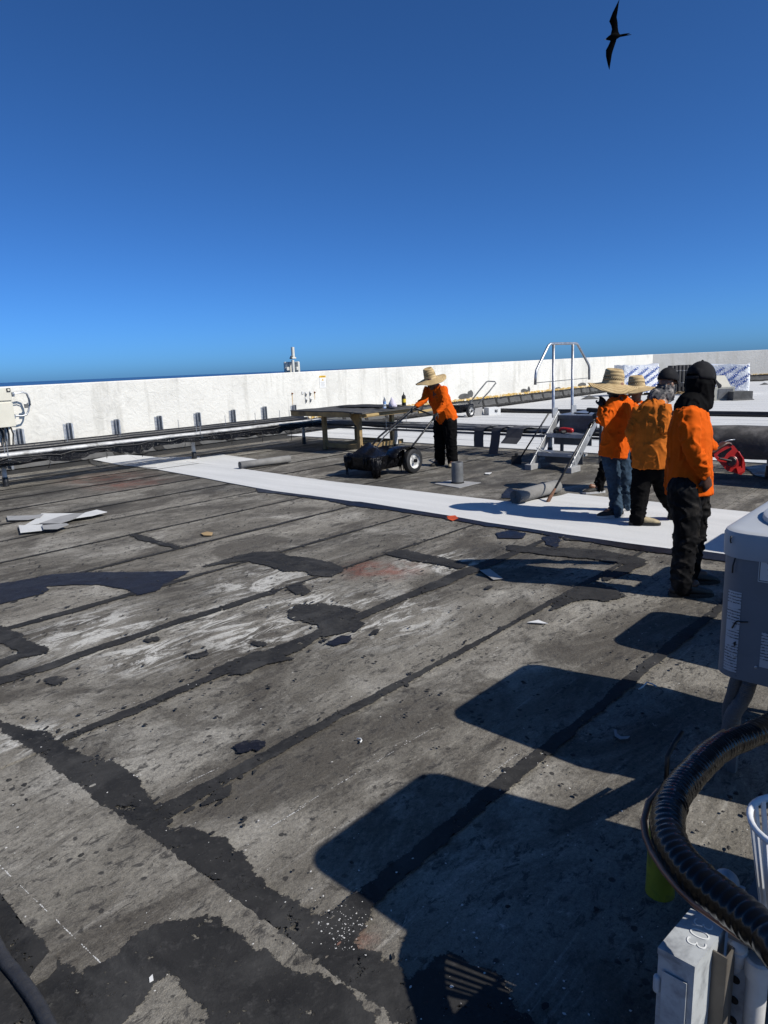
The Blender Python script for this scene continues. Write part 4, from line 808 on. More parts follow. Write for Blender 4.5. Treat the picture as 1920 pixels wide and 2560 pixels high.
MB().tube([hg+W(0,.24,.07), hg+W(0,.02,.05), hg+W(-.02,-.06,.055)], [.035,.045,.05], 12, rnd=True).build('housing', M['black'], ht, True); MB().lathe(hg+W(-.03,-.09,.06), [(.05,0),(.055,.03),(.03,.035)], 16, (-axu[0]).to_tuple()).build('nozzle', M['alu'], ht, True); MB().tube([hg+W(0,.18,.05), hg+W(-.03,.24,.0), hg+W(-.05,.4,.012), hg+W(.02,.5,.012)], .012, 8).build('cord', M['cable'], ht, True)
rp_ = [W(9.72,SV1-.03,.34), W(9.76,SV1-.1,.30), W(9.8,5.3,.22), W(9.78,5.05,.24)]; solo(MB().tube(rp_, .008, 6).build('rope', M['whitepipe'], None, True), 'thin white rope tied across the lower step', 'rope')
MB2 = MB().tube([W(9.66,SV0-.02,.26), W(9.64,SV0-.04,.2), W(9.65,SV0-.03,.12)], .009, 6); solo(MB2.build('rope', M['whitepipe'], None, True), 'short white rope end knotted on the right stringer of the steps', 'rope')

# mops
def mop(name, a, b, label, head):
    root = thing(name, b, label, 'mop'); MB().tube([a, b+(a-b).normalized()*.1], .014, 8).build('handle', M['blackpipe'], root, True); return root
a, b = D(1372,1033,W(10.3,5.75).y), G(1291,1160); m1 = mop('tar_squeegee', a, b, 'black long-handled squeegee leaning against the left side of the steps', 0)
X, Y, Z = frame(Vector((.85,-.3,0)), (a-b)); MB().box(b+Z*.07, (.17,.03,.15), (X,Y,Z), bev=.01).build('blade', M['black'], m1); MB().box(b+Z*.16, (.06,.04,.06), (X,Y,Z), bev=.01).build('socket', M['black'], m1)
a, b = D(1478,1058,8.62), G(1368,1257); m2 = mop('tar_mop', a, b, 'black mop handle slanting down to the white strip, held by the hidden worker', 1); d = (a-b).normalized()
MB().tube([b+d*.02, b+d*.09, b+d*.2], [(.03,.02),(.028,.02),(.016,.016)], 10, rnd=True).build('mop_head', simple('brown tarred mop yarn', (.20,.10,.06), .9, var=.5, scale=30, bump=.6), m2, True)

# ------------------------------------------------------------------ people
def remesh(mb, voxel, it=3, fac=.5):
    me = bpy.data.meshes.new('tmp'); me.from_pydata([tuple(v) for v in mb.v], [], mb.f)
    bm = bmesh.new(); bm.from_mesh(me); bmesh.ops.recalc_face_normals(bm, faces=bm.faces); bm.to_mesh(me); bm.free()
    o = bpy.data.objects.new('tmp', me); C.objects.link(o)
    m = o.modifiers.new('r', 'REMESH'); m.mode = 'VOXEL'; m.voxel_size = voxel
    s_ = o.modifiers.new('s', 'SMOOTH'); s_.factor = fac; s_.iterations = it
    dg = bpy.context.evaluated_depsgraph_get(); out = bpy.data.meshes.new_from_object(o.evaluated_get(dg)); bpy.data.objects.remove(o); bpy.data.meshes.remove(me); return out
def put(me, name, mats, parent, fn=None):
    org = ORG[parent.name]; me.materials.clear()
    for m in mats: me.materials.append(m)
    if fn: fn(me)
    me.transform(Matrix.Translation(-org)); me.shade_smooth(); me.name = name
    o = bpy.data.objects.new(name, me); C.objects.link(o); o.parent = parent; ORG[o.name] = org; return o
def fold(me, segs, seed, lim=.013):                       # cloth folds: ridges running across the nearest limb
    n = len(me.vertices); co = np.empty(n*3); me.vertices.foreach_get('co', co); co = co.reshape(-1,3)
    no = np.array([v.normal[:] for v in me.vertices]); best = np.full(n, 1e9); T = np.zeros(n); ANG = np.zeros(n); AM = np.zeros(n); FR = np.zeros(n); VE = np.zeros(n)
    for a, b, r_, amp, fr, ver in segs:
        A, B = np.array(a), np.array(b); d = B-A; L = np.linalg.norm(d); d = d/L; t = np.clip((co-A)@d, 0, L); q = co-(A+t[:,None]*d); dist = np.linalg.norm(q,axis=1)-r_
        X = np.array(Vector(d).orthogonal().normalized()); Y = np.cross(d, X); k = dist < best
        best[k] = dist[k]; T[k] = t[k]; ANG[k] = np.arctan2(q@Y, q@X)[k]; AM[k] = amp; FR[k] = fr; VE[k] = ver
    for i in range(n):
        p = co[i]; ca, sa = math.cos(ANG[i]), math.sin(ANG[i])
        f1 = noise.noise(Vector((T[i]*FR[i]+.9*ca+seed, ca*VE[i], sa*VE[i]+seed))); f2 = noise.noise(Vector((p[0]*7+seed, p[1]*7, p[2]*5)))
        f3 = noise.noise(Vector((p[0]*9+p[2]*6+seed, p[1]*9, p[2]*15)))
        rg = max(0., 1-abs(f1)*4.2)**1.5; rg2 = max(0., 1-abs(f3)*3.4)**2; co[i] += no[i]*max(-lim, AM[i]*((1.75*rg-.3)*(.25+1.6*abs(f2))+.35*f2+.35*rg2-.1))
    me.vertices.foreach_set('co', co.ravel()); me.update()
def cloth(name, c, dirt=None, amt=.4, rough=.9, var=.14):
    m = simple(name, c, rough, var=var, scale=7, bump=.35, bd=.003, dirt=dirt, dirt_amt=amt, dscale=9, spec=.06); return m
M['orange'] = cloth('bright orange cotton', (.72,.115,.008)); M['dullorange'] = cloth('soiled orange cotton', (.62,.165,.022), (.20,.07,.015), .5, var=.2)
M['blackcloth'] = cloth('black cotton', (.006,.006,.0065), var=.4); M['trousers'] = cloth('black work trousers', (.0045,.0045,.005), (.014,.013,.012), .4, var=.4)
M['denim'] = cloth('faded blue denim', (.045,.075,.115), (.012,.016,.024), .75, var=.45); M['tarred'] = cloth('tar stained trousers', (.009,.009,.010), (.05,.045,.04), .6, .6, var=.5)
M['skin'] = simple('tanned skin', (.24,.11,.06), .5, var=.12, scale=30, bump=.1); M['darkskin'] = simple('tar smeared skin', (.10,.045,.028), .5, var=.4, scale=25, bump=.2, dirt=(.012,.01,.01), dirt_amt=.9, dscale=18)
M['glove'] = simple('black glove', (.012,.012,.012), .6, var=.4, scale=20, bump=.3); M['sole'] = simple('pale rubber sole', (.55,.55,.55), .6, var=.2); M['boot'] = simple('black work boot', (.012,.011,.010), .55, var=.5, scale=15, bump=.3)
M['shoedark'] = simple('dark canvas shoe', (.02,.018,.015), .7, var=.4, scale=18, bump=.3); M['shoetan'] = simple('tan boot', (.42,.34,.20), .7, var=.4, scale=14, bump=.3, dirt=(.03,.03,.03), dirt_amt=.7); M['capcloth'] = cloth('black cap twill', (.020,.020,.022), (.05,.05,.05), .5, .75)
def straw_mat():
    t = NT('plaited straw'); p = t.pos(obj=True); r_ = t.node('ShaderNodeSeparateXYZ'); t.lk(p, r_.inputs[0])
    d = t.math('POWER', t.math('ADD', t.math('POWER', r_.outputs[0], 2.), t.math('POWER', r_.outputs[1], 2.)), .5)
    w = t.math('SINE', t.math('MULTIPLY', t.math('ADD', d, t.math('MULTIPLY', r_.outputs[2], .6)), 330.)); n1 = t.noise(p, 60, 5, .7); n2 = t.noise(p, 9, 5, .6)
    c = t.mix(t.ramp(n2, .3, .7), (.38,.265,.125), (.53,.40,.21)); c = t.mix(t.ramp(w, -.2, -1., 0, .55), c, (.20,.13,.05)); c = t.mix(t.ramp(n1, .55, .75, 0, .4), c, (.24,.16,.06))
    t.col(c); t.rgh(.8); t.bump(t.math('ADD', w, t.math('MULTIPLY', n1, 1.5)), .5, .004); return t.m
M['straw'] = straw_mat()
def hand(mb, wr, d, palm_n, side, curl, k=1.):   # d: wrist->fingers, palm_n: out of the palm, side: thumb side
    d = Vector(d).normalized(); pn = Vector(palm_n); pn = (pn-d*pn.dot(d)).normalized(); sd = d.cross(pn)*side
    mb.tube([wr-d*.03, wr+d*.02, wr+d*.06, wr+d*.09], [(.027*k,.02*k),(.034*k,.018*k),(.042*k,.017*k),(.040*k,.015*k)], 10, side=sd, rnd=True)
    for i, (o, L) in enumerate(((.030,.074),(.011,.082),(-.009,.076),(-.028,.060))):
        p = wr+d*(.088-.004*abs(i-1))+sd*o*k; a = 0.; pts = [p-d*.02, p]
        for q, f in ((.45,.55),(.32,1.),(.23,.9)): a += curl*f; p = p+(d*math.cos(a)+pn*math.sin(a))*L*q*1.05; pts.append(p)
        mb.tube(pts, [.0098*k,.0102*k,.0092*k,.0085*k,.0075*k], 8, rnd=True)
    p = wr+d*.025+sd*.03*k; mb.tube([p-sd*.015, p+d*.025+sd*.022+pn*.012, p+d*.05+sd*.025+pn*(.02+.02*curl), p+d*.07+sd*.012+pn*(.03+.025*curl)], [.013*k,.012*k,.0105*k,.009*k], 8, rnd=True)
def ell(mb, c, rx, ry, rz, X, Y, Z, n=12, m=8):
    P = []; 
    for i in range(m+1):
        a = -math.pi/2+math.pi*(i+.02*(i == 0)-.02*(i == m))/m
        for k in range(n): b = k*math.tau/n; P.append(c+X*rx*math.cos(a)*math.cos(b)+Y*ry*math.cos(a)*math.sin(b)+Z*rz*math.sin(a))
    mb.add(P, [(i*n+k, i*n+(k+1)%n, i*n+n+(k+1)%n, i*n+n+k) for i in range(m) for k in range(n)]+[tuple(range(n-1,-1,-1)), tuple(m*n+k for k in range(n))])
def straw_hat(parent, c, ax, rb, rc, hc, name='straw_hat', tilt=.0, droop=.20, seed=0, curl=.02):
    X, Y, Z = ax; P = []; seg = 48; prof = [(0.002,hc*.94),(rc*.45,hc*1.0),(rc*.8,hc*.985),(rc*.95,hc*.9),(rc*1.0,hc*.6),(rc*1.05,hc*.3),(rc*1.1,hc*.06),(rc*1.16,0.)]
    for q in np.linspace(.12,1,10): prof.append((rc*1.16+(rb-rc*1.16)*q, -droop*(rb-rc)*q**1.15*1.0))
    n0 = len(prof)
    inner = [(max(.001,r_-.006 if i < 8 else r_-.001), h-.007) for i, (r_, h) in enumerate(prof)][::-1]
    for i, (r_, h) in enumerate(prof+inner):
        for k in range(seg):
            a = k*math.tau/seg; w = max(0, (r_-rc*1.16)/(rb-rc*1.16))
            dz = w*w*(curl*math.cos(2*a+seed)+.012*n3(math.cos(a)*2,math.sin(a)*2,seed)); cx_ = 1-(.18*max(0,math.cos(a))**2*(1 if h > hc*.85 else 0))
            zz = h-(.025 if (h > hc*.9 and r_ < rc*.5) else 0)*1
            P.append(Vector((math.cos(a)*r_*1.06*cx_, math.sin(a)*r_*.97, zz+dz)))
    mb = MB(); n = len(prof)+len(inner); F = [(i*seg+k, i*seg+(k+1)%seg, (i+1)*seg+(k+1)%seg, (i+1)*seg+k) for i in range(n-1) for k in range(seg)]+[tuple(range(seg-1,-1,-1)), tuple((n-1)*seg+k for k in range(seg))]
    me = bpy.data.meshes.new(name); me.from_pydata([tuple(v) for v in P], [], F); me.materials.append(M['straw'])
    bm = bmesh.new(); bm.from_mesh(me); bmesh.ops.recalc_face_normals(bm, faces=bm.faces); bm.to_mesh(me); bm.free(); me.shade_smooth()
    o = bpy.data.objects.new(name, me); C.objects.link(o); o.parent = parent; loc = c-ORG[parent.name]
    o.matrix_local = Matrix(((X.x,Y.x,Z.x,loc.x),(X.y,Y.y,Z.y,loc.y),(X.z,Y.z,Z.z,loc.z),(0,0,0,1)))
    ORG[o.name] = Vector()
    mbh = MB()                                    # the open-work rows of the crown
    for row, hz in enumerate((.34,.46)):
        for k in range(30):
            a = (k+.5*row)*math.tau/30; rr = rc*(1.05-.08*(hz-.3))+.0015; p = Vector((math.cos(a)*rr*1.06, math.sin(a)*rr*.97, hc*hz)); t_ = Vector((-math.sin(a), math.cos(a), 0)); mbh.add([p-t_*.006, p-UP*.006, p+t_*.006, p+UP*.006], [(0,1,2,3)])
    hm = mbh.build('open_weave', M['blackcloth'], o); hm['kind'] = 'stuff'
    b = MB(); b.lathe(Vector((0,0,-droop*(rb-rc)-.004)), [(rb*1.0,0),(rb*1.004,.006),(rb*.99,.008),(rb*.985,0.)], seg, cap=False)
    return o
def cap_hat(parent, c, ax, back_open=True):
    X, Y, Z = ax; mb = MB(); seg, P = 28, []          # X right, Y forward, Z up
    rings = [(math.sin(a), math.cos(a)) for a in np.linspace(.03, math.pi/2*1.02, 10)]
    for sx, cx_ in rings:
        for k in range(seg):
            b = k*math.tau/seg; up = cx_*.125; 
            if back_open and sx > .9 and abs((b-math.pi*1.5)) < .5: up += .035
            P.append(c+X*math.cos(b)*.096*sx+Y*math.sin(b)*.113*sx+Z*up)
    mb.add(P, [(i*seg+k, i*seg+(k+1)%seg, i*seg+seg+(k+1)%seg, i*seg+seg+k) for i in range(9) for k in range(seg)]+[tuple(range(seg))])
    crown = mb.build('cap', M['capcloth'], parent, True, 70); mod = crown.modifiers.new('t','SOLIDIFY'); mod.thickness = .003
    P = []
    for i in range(5):
        for k in range(13):
            b = math.pi*(.08+.84*k/12); q = i/4; p = c+X*math.cos(b)*(.097+.012*q)+Y*(math.sin(b)*.112+q*.075*math.sin(b)**.7)+Z*(-.004-.02*q-.035*math.cos(b)**2*q*1.2); P.append(p)
    mb = MB(); mb.grid(P, 5, 13, thick=-Z*.004); mb.build('cap_visor', M['capcloth'], crown, True, 60); MB().lathe(c+Z*.126, [(.008,-.002),(.008,.003),(.003,.006)], 10, Z).build('cap_button', M['capcloth'], crown)
    if back_open: MB().tube([c+X*math.cos(b)*.098+Y*math.sin(b)*.115+Z*.006 for b in np.linspace(math.pi*1.32,math.pi*1.68,7)], [(.010,.002)]*7, 6, side=Z).build('cap_strap', M['capcloth'], crown)
    return crown
def person(sp):
    J = sp['J']; root = thing('person', sp['foot'], sp['label'], 'person', sp.get('group')); k = sp.get('k', .95); seed = sp['seed']
    S = (J['shR']-J['shL']).normalized(); P, Cst, N = J['pelvis'], J['chest'], J['neck']; F = sp['F']; H = J['head']
    hf = Vector(sp['HF']).normalized(); hu = Vector(sp.get('HU', (0,0,1))); hu = (hu-hf*hu.dot(hf)).normalized(); hx = hf.cross(hu)
    up_t = (Cst-P).normalized(); bw = sp.get('bw', 1.)
    # body ---------------------------------------------------------
    b = MB(); b.tube([P-up_t*.06, P, P.lerp(Cst,.5), Cst, N-up_t*.03, N], [(.15*k,.11*k),(.155*k,.115*k),(.14*k,.105*k),(.165*k,.115*k),(.11*k,.08*k),(.058*k,.058*k)], 16, side=S, rnd=True)
    b.tube([N-up_t*.05, N.lerp(H,.45), H-hu*.06], [.06*k,.055*k,.055*k], 12, rnd=True)
    ell(b, H+hu*.02-hf*.008, .074*k, .096*k, .10*k, hx, hf, hu); b.tube([H-hu*.03+hf*.005, H-hu*.085+hf*.045], [(.062*k,.07*k),(.042*k,.032*k)], 12, side=hx, rnd=True)
    b.tube([H+hf*.085*k+hu*.018, H+hf*.105*k-hu*.016, H+hf*.098*k-hu*.026], [.009,.014,.012], 8, rnd=True); b.tube([H+hf*.082*k-hu*.052-hx*.02, H+hf*.09*k-hu*.052, H+hf*.082*k-hu*.052+hx*.02], [.006,.010,.006], 8, rnd=True)
    b.tube([H+hf*.078*k+hu*.036-hx*.045, H+hf*.092*k+hu*.034, H+hf*.078*k+hu*.036+hx*.045], [.009,.010,.009], 8, rnd=True)
    for s_ in (-1,1): ell(b, H+hx*.076*k*s_-hf*.012-hu*.005, .010, .019, .032, hx, hf, hu, 8, 6)
    for q in 'LR':
        b.tube([J['sh'+q], J['el'+q], J['wr'+q]], [.046*k,.036*k,.027*k], 10, rnd=True); hd = J.get('hd'+q)
        d = (hd-J['wr'+q]) if hd else (J['wr'+q]-J['el'+q]); hand(b, J['wr'+q], d, sp.get('palm'+q, F), 1 if q == 'L' else -1, sp.get('curl'+q, .55), k*1.02)
        b.tube([J['hip'+q], J['kn'+q], J['an'+q]], [.082*k,.056*k,.04*k], 12, rnd=True); td = (J['toe'+q]-J['an'+q]); b.tube([J['an'+q]-UP*.03, J['an'+q].lerp(J['toe'+q],.6)-UP*.0], [.04,.03], 10, rnd=True)
    me = remesh(b, .008, 2, .4); gl = sp.get('gloves')
    def paint(me):
        if not gl: return
        ws = [(J['wr'+q], (J.get('hd'+q) or (J['wr'+q]*2-J['el'+q]))) for q in 'LR']
        idx = []
        for p in me.polygons:
            c = p.center; idx.append(1 if any(((c-w).dot((h-w).normalized()) > -.04 and (c-w).length < .24) for w, h in ws) else 0)
        me.polygons.foreach_set('material_index', idx)
    body = put(me, 'body', [sp['skin'], sp.get('glovemat', M['glove'])], root, paint)
    # trousers ------------------------------------------------------
    t = MB(); bg = sp.get('baggy', 1.); t.tube([P+up_t*.06, P-up_t*.0, P-up_t*.10], [(.155*k*bw,.12*k*bw),(.165*k*bw,.128*k*bw),(.15*k*bw,.115*k*bw)], 16, side=S, rnd=True); seg = []
    for q in 'LR':
        h, kn, an = J['hip'+q], J['kn'+q], J['an'+q]; t.tube([h, h.lerp(kn,.5), kn, kn.lerp(an,.5), an+UP*.02, an-UP*.035], [.098*k*bg,.09*k*bg,.077*k*bg,.069*k*bg,.068*k*bg,.062*k*bg], 14, rnd=True)
        seg += [(h, kn, .09, .010, 10, .9), (kn, an, .07, .014, 19, .8)]
    seg.append((P+up_t*.05, P-up_t*.1, .15, .008, 8, 1.4)); me = remesh(t, .010, 4); fold(me, seg, seed); put(me, 'trousers', [sp['pants']], root)
    # shirt ----------------------------------------------------------
    t = MB(); hem = P-up_t*sp.get('hem', .07); w = sp.get('loose', 1.)
    t.tube([hem, P+up_t*.05, P.lerp(Cst,.45), P.lerp(Cst,.8), Cst+up_t*.05, N-up_t*.035, N+up_t*.0], [(.195*k*w,.152*k*w),(.19*k*w,.150*k*w),(.178*k*w,.140*k*w),(.188*k*w,.142*k*w),(.16*k,.118*k),(.10*k,.085*k),(.07*k,.068*k)], 20, side=S)
    seg = [(hem, P.lerp(Cst,.4), .16, .009, 6, 1.6), (P.lerp(Cst,.4), Cst+up_t*.05, .16, .0075, 5, 2.1)]
    for q in 'LR':
        s0, e, wr_ = J['sh'+q], J['el'+q], J['wr'+q]; t.tube([s0.lerp(Cst,.35), s0, s0.lerp(e,.5), e, e.lerp(wr_,.55), wr_-(wr_-e).normalized()*.02], [.085*k,.082*k,.072*k,.064*k,.056*k,.044*k], 14, rnd=True)
        seg += [(s0, e, .07, .010, 15, .8), (e, wr_, .055, .010, 20, .7)]
    me = remesh(t, .0085, 5); fold(me, seg, seed+5); sh = put(me, 'shirt', [sp['shirt']], root)
    for q in 'LR':                                   # shoes
        an, toe = J['an'+q], J['toe'+q]; fl = Vector((toe.x-an.x, toe.y-an.y, 0)).normalized(); sd = fl.cross(UP); z0 = sp.get('z0'+q, .0); base = Vector((an.x,an.y,z0))
        s_ = MB(); s_.tube([base-fl*.045+UP*.045, base+fl*.02+UP*.055, base+fl*.10+UP*.045, base+fl*.165+UP*.036, base+fl*.20+UP*.03], [(.038,.04),(.04,.05),(.045,.038),(.044,.03),(.03,.022)], 14, side=sd, rnd=True); s_.tube([base+UP*.05, Vector((an.x,an.y,z0+.05)).lerp(an+UP*.06,1)], [(.042,.046),(.046,.046)], 12, rnd=True)
        so = put(remesh(s_, .008, 2), 'shoe', [sp['shoe'+q]], root)
        m = MB(); out = []
        for a, r1 in ((-.085,.024),(-.06,.036),(0,.042),(.09,.05),(.15,.05),(.20,.04),(.225,.018)): out.append((a, r1))
        poly = [base+fl*a+sd*r1+UP*.002 for a, r1 in out]+[base+fl*a-sd*r1+UP*.002 for a, r1 in out[::-1]]; m.prism(poly, UP*.026); m.build('sole', sp.get('sole', M['boot']), so)
    return root, sh, (hx, hf, hu)
def vv(ox, oy, k): return lambda x, y, Y: D(ox+x*k, oy+y*k, Y)
V1, V2, V3, V4 = vv(1440,890,.1988), vv(1630,890,.1627), vv(1630,1200,.1446), vv(1020,900,.1311)
def flat(p, z=0.): return Vector((p.x, p.y, z))

# worker in black hood and cap, nearest on the right
J = dict(pelvis=D(1722,1205,4.87), chest=V2(590,960,4.88), neck=V2(620,770,4.9), head=V2(735,470,4.93), shR=V2(575,930,4.70), elR=V2(600,1400,4.64), wrR=V2(820,1840,4.66), hdR=V2(860,2010,4.68), shL=V2(680,870,5.05), elL=V2(800,1320,5.16), wrL=V2(960,1440,5.12), hdL=V2(1060,1370,5.13),
         hipR=D(1708,1222,4.77), knR=V3(600,800,4.74), anR=V3(520,1560,4.72), toeR=V3(900,1800,4.70), hipL=D(1735,1222,4.98), knL=V3(740,780,4.99), anL=V3(650,1440,5.0), toeL=V3(1050,1660,4.98))
for q in 'LR': J['an'+q].z = max(.09, J['an'+q].z*.0+.10)
F4 = Vector((.95,.3,0)).normalized()
p4, sh4, hx4 = person(dict(J=J, F=F4, HF=(.86,.5,-.08), foot=flat(J['anR'].lerp(J['anL'],.5)), label='worker in orange shirt, black hood and cap holding a red tape reel, nearest the camera', seed=1, k=.96, shirt=M['orange'], pants=M['tarred'], skin=M['darkskin'], shoeL=M['boot'], shoeR=M['boot'], curlR=.75, palmR=(-.3,.9,.1), curlL=.6, palmL=(0,0,-1), hem=.085, loose=1.08, baggy=1.22, bw=1.12, group='roofing crew'))
hx, hf, hu = hx4; H = J['head']; cap4 = cap_hat(p4, H+hu*.055, (hx,hf,hu))
m = MB(); ell(m, H+hu*.015, .098, .118, .122, hx, hf, hu, 16, 10); m.tube([H-hu*.03, H-hu*.11+hf*.02, J['neck']-UP*.0], [(.092,.105),(.085,.095),(.095,.095)], 14, side=hx, rnd=True); m.tube([J['neck']+UP*.01-F4*.02, J['neck']-UP*.02-F4*.03], [(.10,.10),(.115,.10)], 14, side=(J['shR']-J['shL']).normalized(), rnd=True)
me = remesh(m, .010, 4); fold(me, [(H+hu*.1, J['neck'], .1, .010, 9, 1.2)], 77); put(me, 'hood', [M['blackcloth']], p4)

# worker in soiled orange, seen from behind
J = dict(pelvis=D(1629,1150,6.92), chest=D(1631,1035,6.93), neck=D(1645,992,6.98), head=V2(235,440,7.03), shL=V1(790,700,6.98), elL=V1(690,960,7.0), wrL=V1(735,1140,7.06), hdL=V1(760,1230,7.08), shR=V2(190,800,6.84), elR=V2(170,1130,6.78), wrR=V2(380,1250,6.98), hdR=V2(470,1230,7.0),
         hipL=D(1611,1168,6.95), knL=V1(800,1740,6.9), anL=V1(775,2050,6.86), toeL=V1(985,2100,6.82), hipR=D(1648,1168,6.88), knR=V1(1110,1720,6.95), anR=D(1690,1290,7.05), toeR=D(1722,1296,7.0))
for q in 'LR': J['an'+q].z = .085
p3, sh3, hx3 = person(dict(J=J, F=Vector((.4,.9,0)).normalized(), HF=(.88,.45,-.12), foot=flat(J['anL'].lerp(J['anR'],.4), .016), label='worker in soiled dull orange shirt and black cap walking away on the white strip', seed=2, k=.93, shirt=M['dullorange'], pants=M['trousers'], skin=M['skin'], shoeL=M['shoetan'], shoeR=M['shoedark'], z0L=.014, z0R=.014, hem=.08, loose=1.1, palmL=(.5,.8,0), baggy=1.2, bw=1.1, group='roofing crew'))
hx, hf, hu = hx3; H = J['head']; cap_hat(p3, H+hu*.05, (hx,hf,hu), False)
m = MB(); m.tube([H-hu*.04-hf*.01, H-hu*.10-hf*.01, J['neck']-UP*.01], [(.085,.095),(.085,.09),(.10,.10)], 14, side=hx, rnd=True); me = remesh(m, .009, 3); fold(me, [(H, J['neck'], .09, .014, 14, 1.1)], 31)
put(me, 'scarf', [simple('patterned scarf', (.05,.05,.055), .85, var=.9, scale=26, bump=.3, dirt=(.40,.36,.32), dirt_amt=.8, dscale=16)], p3)

# worker in the big straw hat
J = dict(pelvis=V1(480,1150,7.38), chest=V1(560,660,7.38), neck=V1(545,480,7.36), head=V1(490,400,7.32), shL=V1(470,600,7.22), elL=V1(350,840,7.12), wrL=V1(315,650,7.24), hdL=V1(330,560,7.28), shR=V1(640,590,7.52), elR=V1(480,860,7.72), wrR=V1(380,690,7.62), hdR=V1(370,600,7.6),
         hipL=V1(430,1240,7.32), knL=V1(475,1560,7.3), anL=V1(510,1900,7.26), toeL=V1(300,1970,7.24), hipR=V1(560,1230,7.5), knR=V1(615,1540,7.54), anR=V1(640,1830,7.58), toeR=V1(450,1890,7.56))
for q in 'LR': J['an'+q].z = .09
p2, sh2, hx2 = person(dict(J=J, F=Vector((-.75,.66,0)).normalized(), HF=(-.8,.6,-.1), HU=(.05,-.1,1), foot=flat(J['anL'].lerp(J['anR'],.5), .016), label='worker in wide straw hat, orange shirt and blue jeans with one hand raised', seed=3, k=.93, shirt=M['orange'], pants=M['denim'], skin=M['skin'], gloves=True, shoeL=M['shoedark'], shoeR=M['shoedark'], sole=M['sole'], z0L=.014, z0R=.014, hem=.10, loose=1.06, baggy=1.06, curlL=.5, curlR=.6, palmL=(0,1,0), group='roofing crew'))
Zh = Vector((.10,-.10,1)).normalized(); Xh = Vector((1,0,-.10)); Xh = (Xh-Zh*Xh.dot(Zh)).normalized(); straw_hat(p2, V1(465,345,7.34), (Xh, Zh.cross(Xh), Zh), .245, .098, .155, seed=.5, curl=.03, droop=.30)

# worker behind him, mostly hidden, pushing the mop
J = dict(pelvis=D(1572,1112,8.9), chest=D(1590,1030,8.85), neck=D(1592,1000,8.82), head=D(1590,980,8.78), shL=D(1575,1012,8.68), elL=D(1530,1062,8.55), wrL=D(1492,1050,8.6), hdL=D(1478,1056,8.62), shR=D(1608,1010,9.02), elR=D(1560,1050,9.05), wrR=D(1500,1030,8.75), hdR=D(1488,1036,8.7),
         hipL=D(1556,1125,8.82), knL=D(1515,1160,8.72), anL=D(1497,1202,8.72), toeL=D(1465,1215,8.68), hipR=D(1580,1125,8.98), knR=D(1585,1170,8.95), anR=D(1600,1218,9.0), toeR=D(1575,1222,8.98))
for q in 'LR': J['an'+q].z = .09
p5, sh5, hx5 = person(dict(J=J, F=Vector((-.85,.3,0)).normalized(), HF=(-.9,.2,-.3), HU=(-.2,-.1,1), foot=flat(J['anL'].lerp(J['anR'],.5)), label='worker in straw hat half hidden behind the one in blue jeans', seed=4, k=.93, shirt=M['orange'], pants=M['trousers'], skin=M['skin'], gloves=True, shoeL=M['shoedark'], shoeR=M['shoedark'], sole=M['sole'], curlL=.9, curlR=.9, palmL=(0,0,-1), palmR=(0,0,-1), group='roofing crew'))
Zh = Vector((-.05,-.06,1)).normalized(); Xh = Vector((1,0,.05)); Xh = (Xh-Zh*Xh.dot(Zh)).normalized(); straw_hat(p5, V1(760,385,8.75), (Xh, Zh.cross(Xh), Zh), .24, .092, .14, seed=1.2, droop=.22)

# worker bending over the cart
J = dict(pelvis=V4(720,1080,11.72), chest=V4(560,640,11.66), neck=V4(530,480,11.62), head=V4(450,430,11.55), shR=V4(370,570,11.78), elR=V4(310,770,11.6), wrR=V4(150,885,11.5), hdR=V4(80,930,11.47), shL=V4(670,560,11.52), elL=V4(720,830,11.38), wrL=V4(560,1010,11.28), hdL=V4(500,1080,11.24),
         hipR=V4(630,1170,11.78), knR=V4(605,1560,11.76), anR=V4(610,1890,11.78), toeR=V4(470,1960,11.66), hipL=V4(790,1170,11.64), knL=V4(820,1550,11.6), anL=V4(850,1890,11.58), toeL=V4(800,1990,11.40))
for q in 'LR': J['an'+q].z = .09
p1, sh1, hx1 = person(dict(J=J, F=Vector((-.65,-.75,0)).normalized(), HF=(-.68,-.62,-.42), HU=(-.35,-.2,1), foot=flat(J['anL'].lerp(J['anR'],.5)), label='worker in straw hat and orange shirt bending over the tar cart handles', seed=6, k=.95, shirt=M['orange'], pants=M['trousers'], skin=M['darkskin'], gloves=True, shoeL=M['shoetan'], shoeR=M['shoedark'], curlL=.9, curlR=.9, palmL=(0,0,-1), palmR=(0,0,-1), loose=1.16, baggy=1.42, hem=.07, bw=1.15, group='roofing crew'))
hx, hf, hu = hx1; H = J['head']
for s_ in (-1,1): MB().lathe(H+hf*.079+hx*.032*s_+hu*.018, [(.002,-.008),(.011,-.004),(.012,0),(.008,.006),(.001,.008)], 10, hf).build('eye', M['signwhite'], p1, True)
Zh = Vector((-.24,-.22,1)).normalized(); Xh = Vector((1,0,.28)); Xh = (Xh-Zh*Xh.dot(Zh)).normalized(); straw_hat(p1, V4(425,345,11.58), (Xh, Zh.cross(Xh), Zh), .25, .088, .175, seed=2.2, droop=.28, curl=-.02)
# chest print on the shirt
org = ORG[p1.name]; mk = MB(); dg = bpy.context.evaluated_depsgraph_get(); bpy.context.view_layer.update()
def hit(x, y):
    o = Vector((0,0,CAM_H)); d = ray(1020+x*.1311, 900+y*.1311).normalized(); ok, loc, n, i = sh1.ray_cast(o-org, d); return (loc+org-d*.006) if ok else None
for quad in ([(478,600),(496,600),(496,688),(478,688)], [(500,635),(535,640),(535,665),(500,662)], [(500,672),(520,672),(512,690),(500,690)], [(470,706),(560,706),(560,716),(470,716)]):
    P_ = [hit(*q) for q in quad]
    if all(P_): mk.add(P_, [(0,1,2,3)])
if mk.v: mk.build('chest_print', M['ink'], sh1)['kind'] = 'stuff'

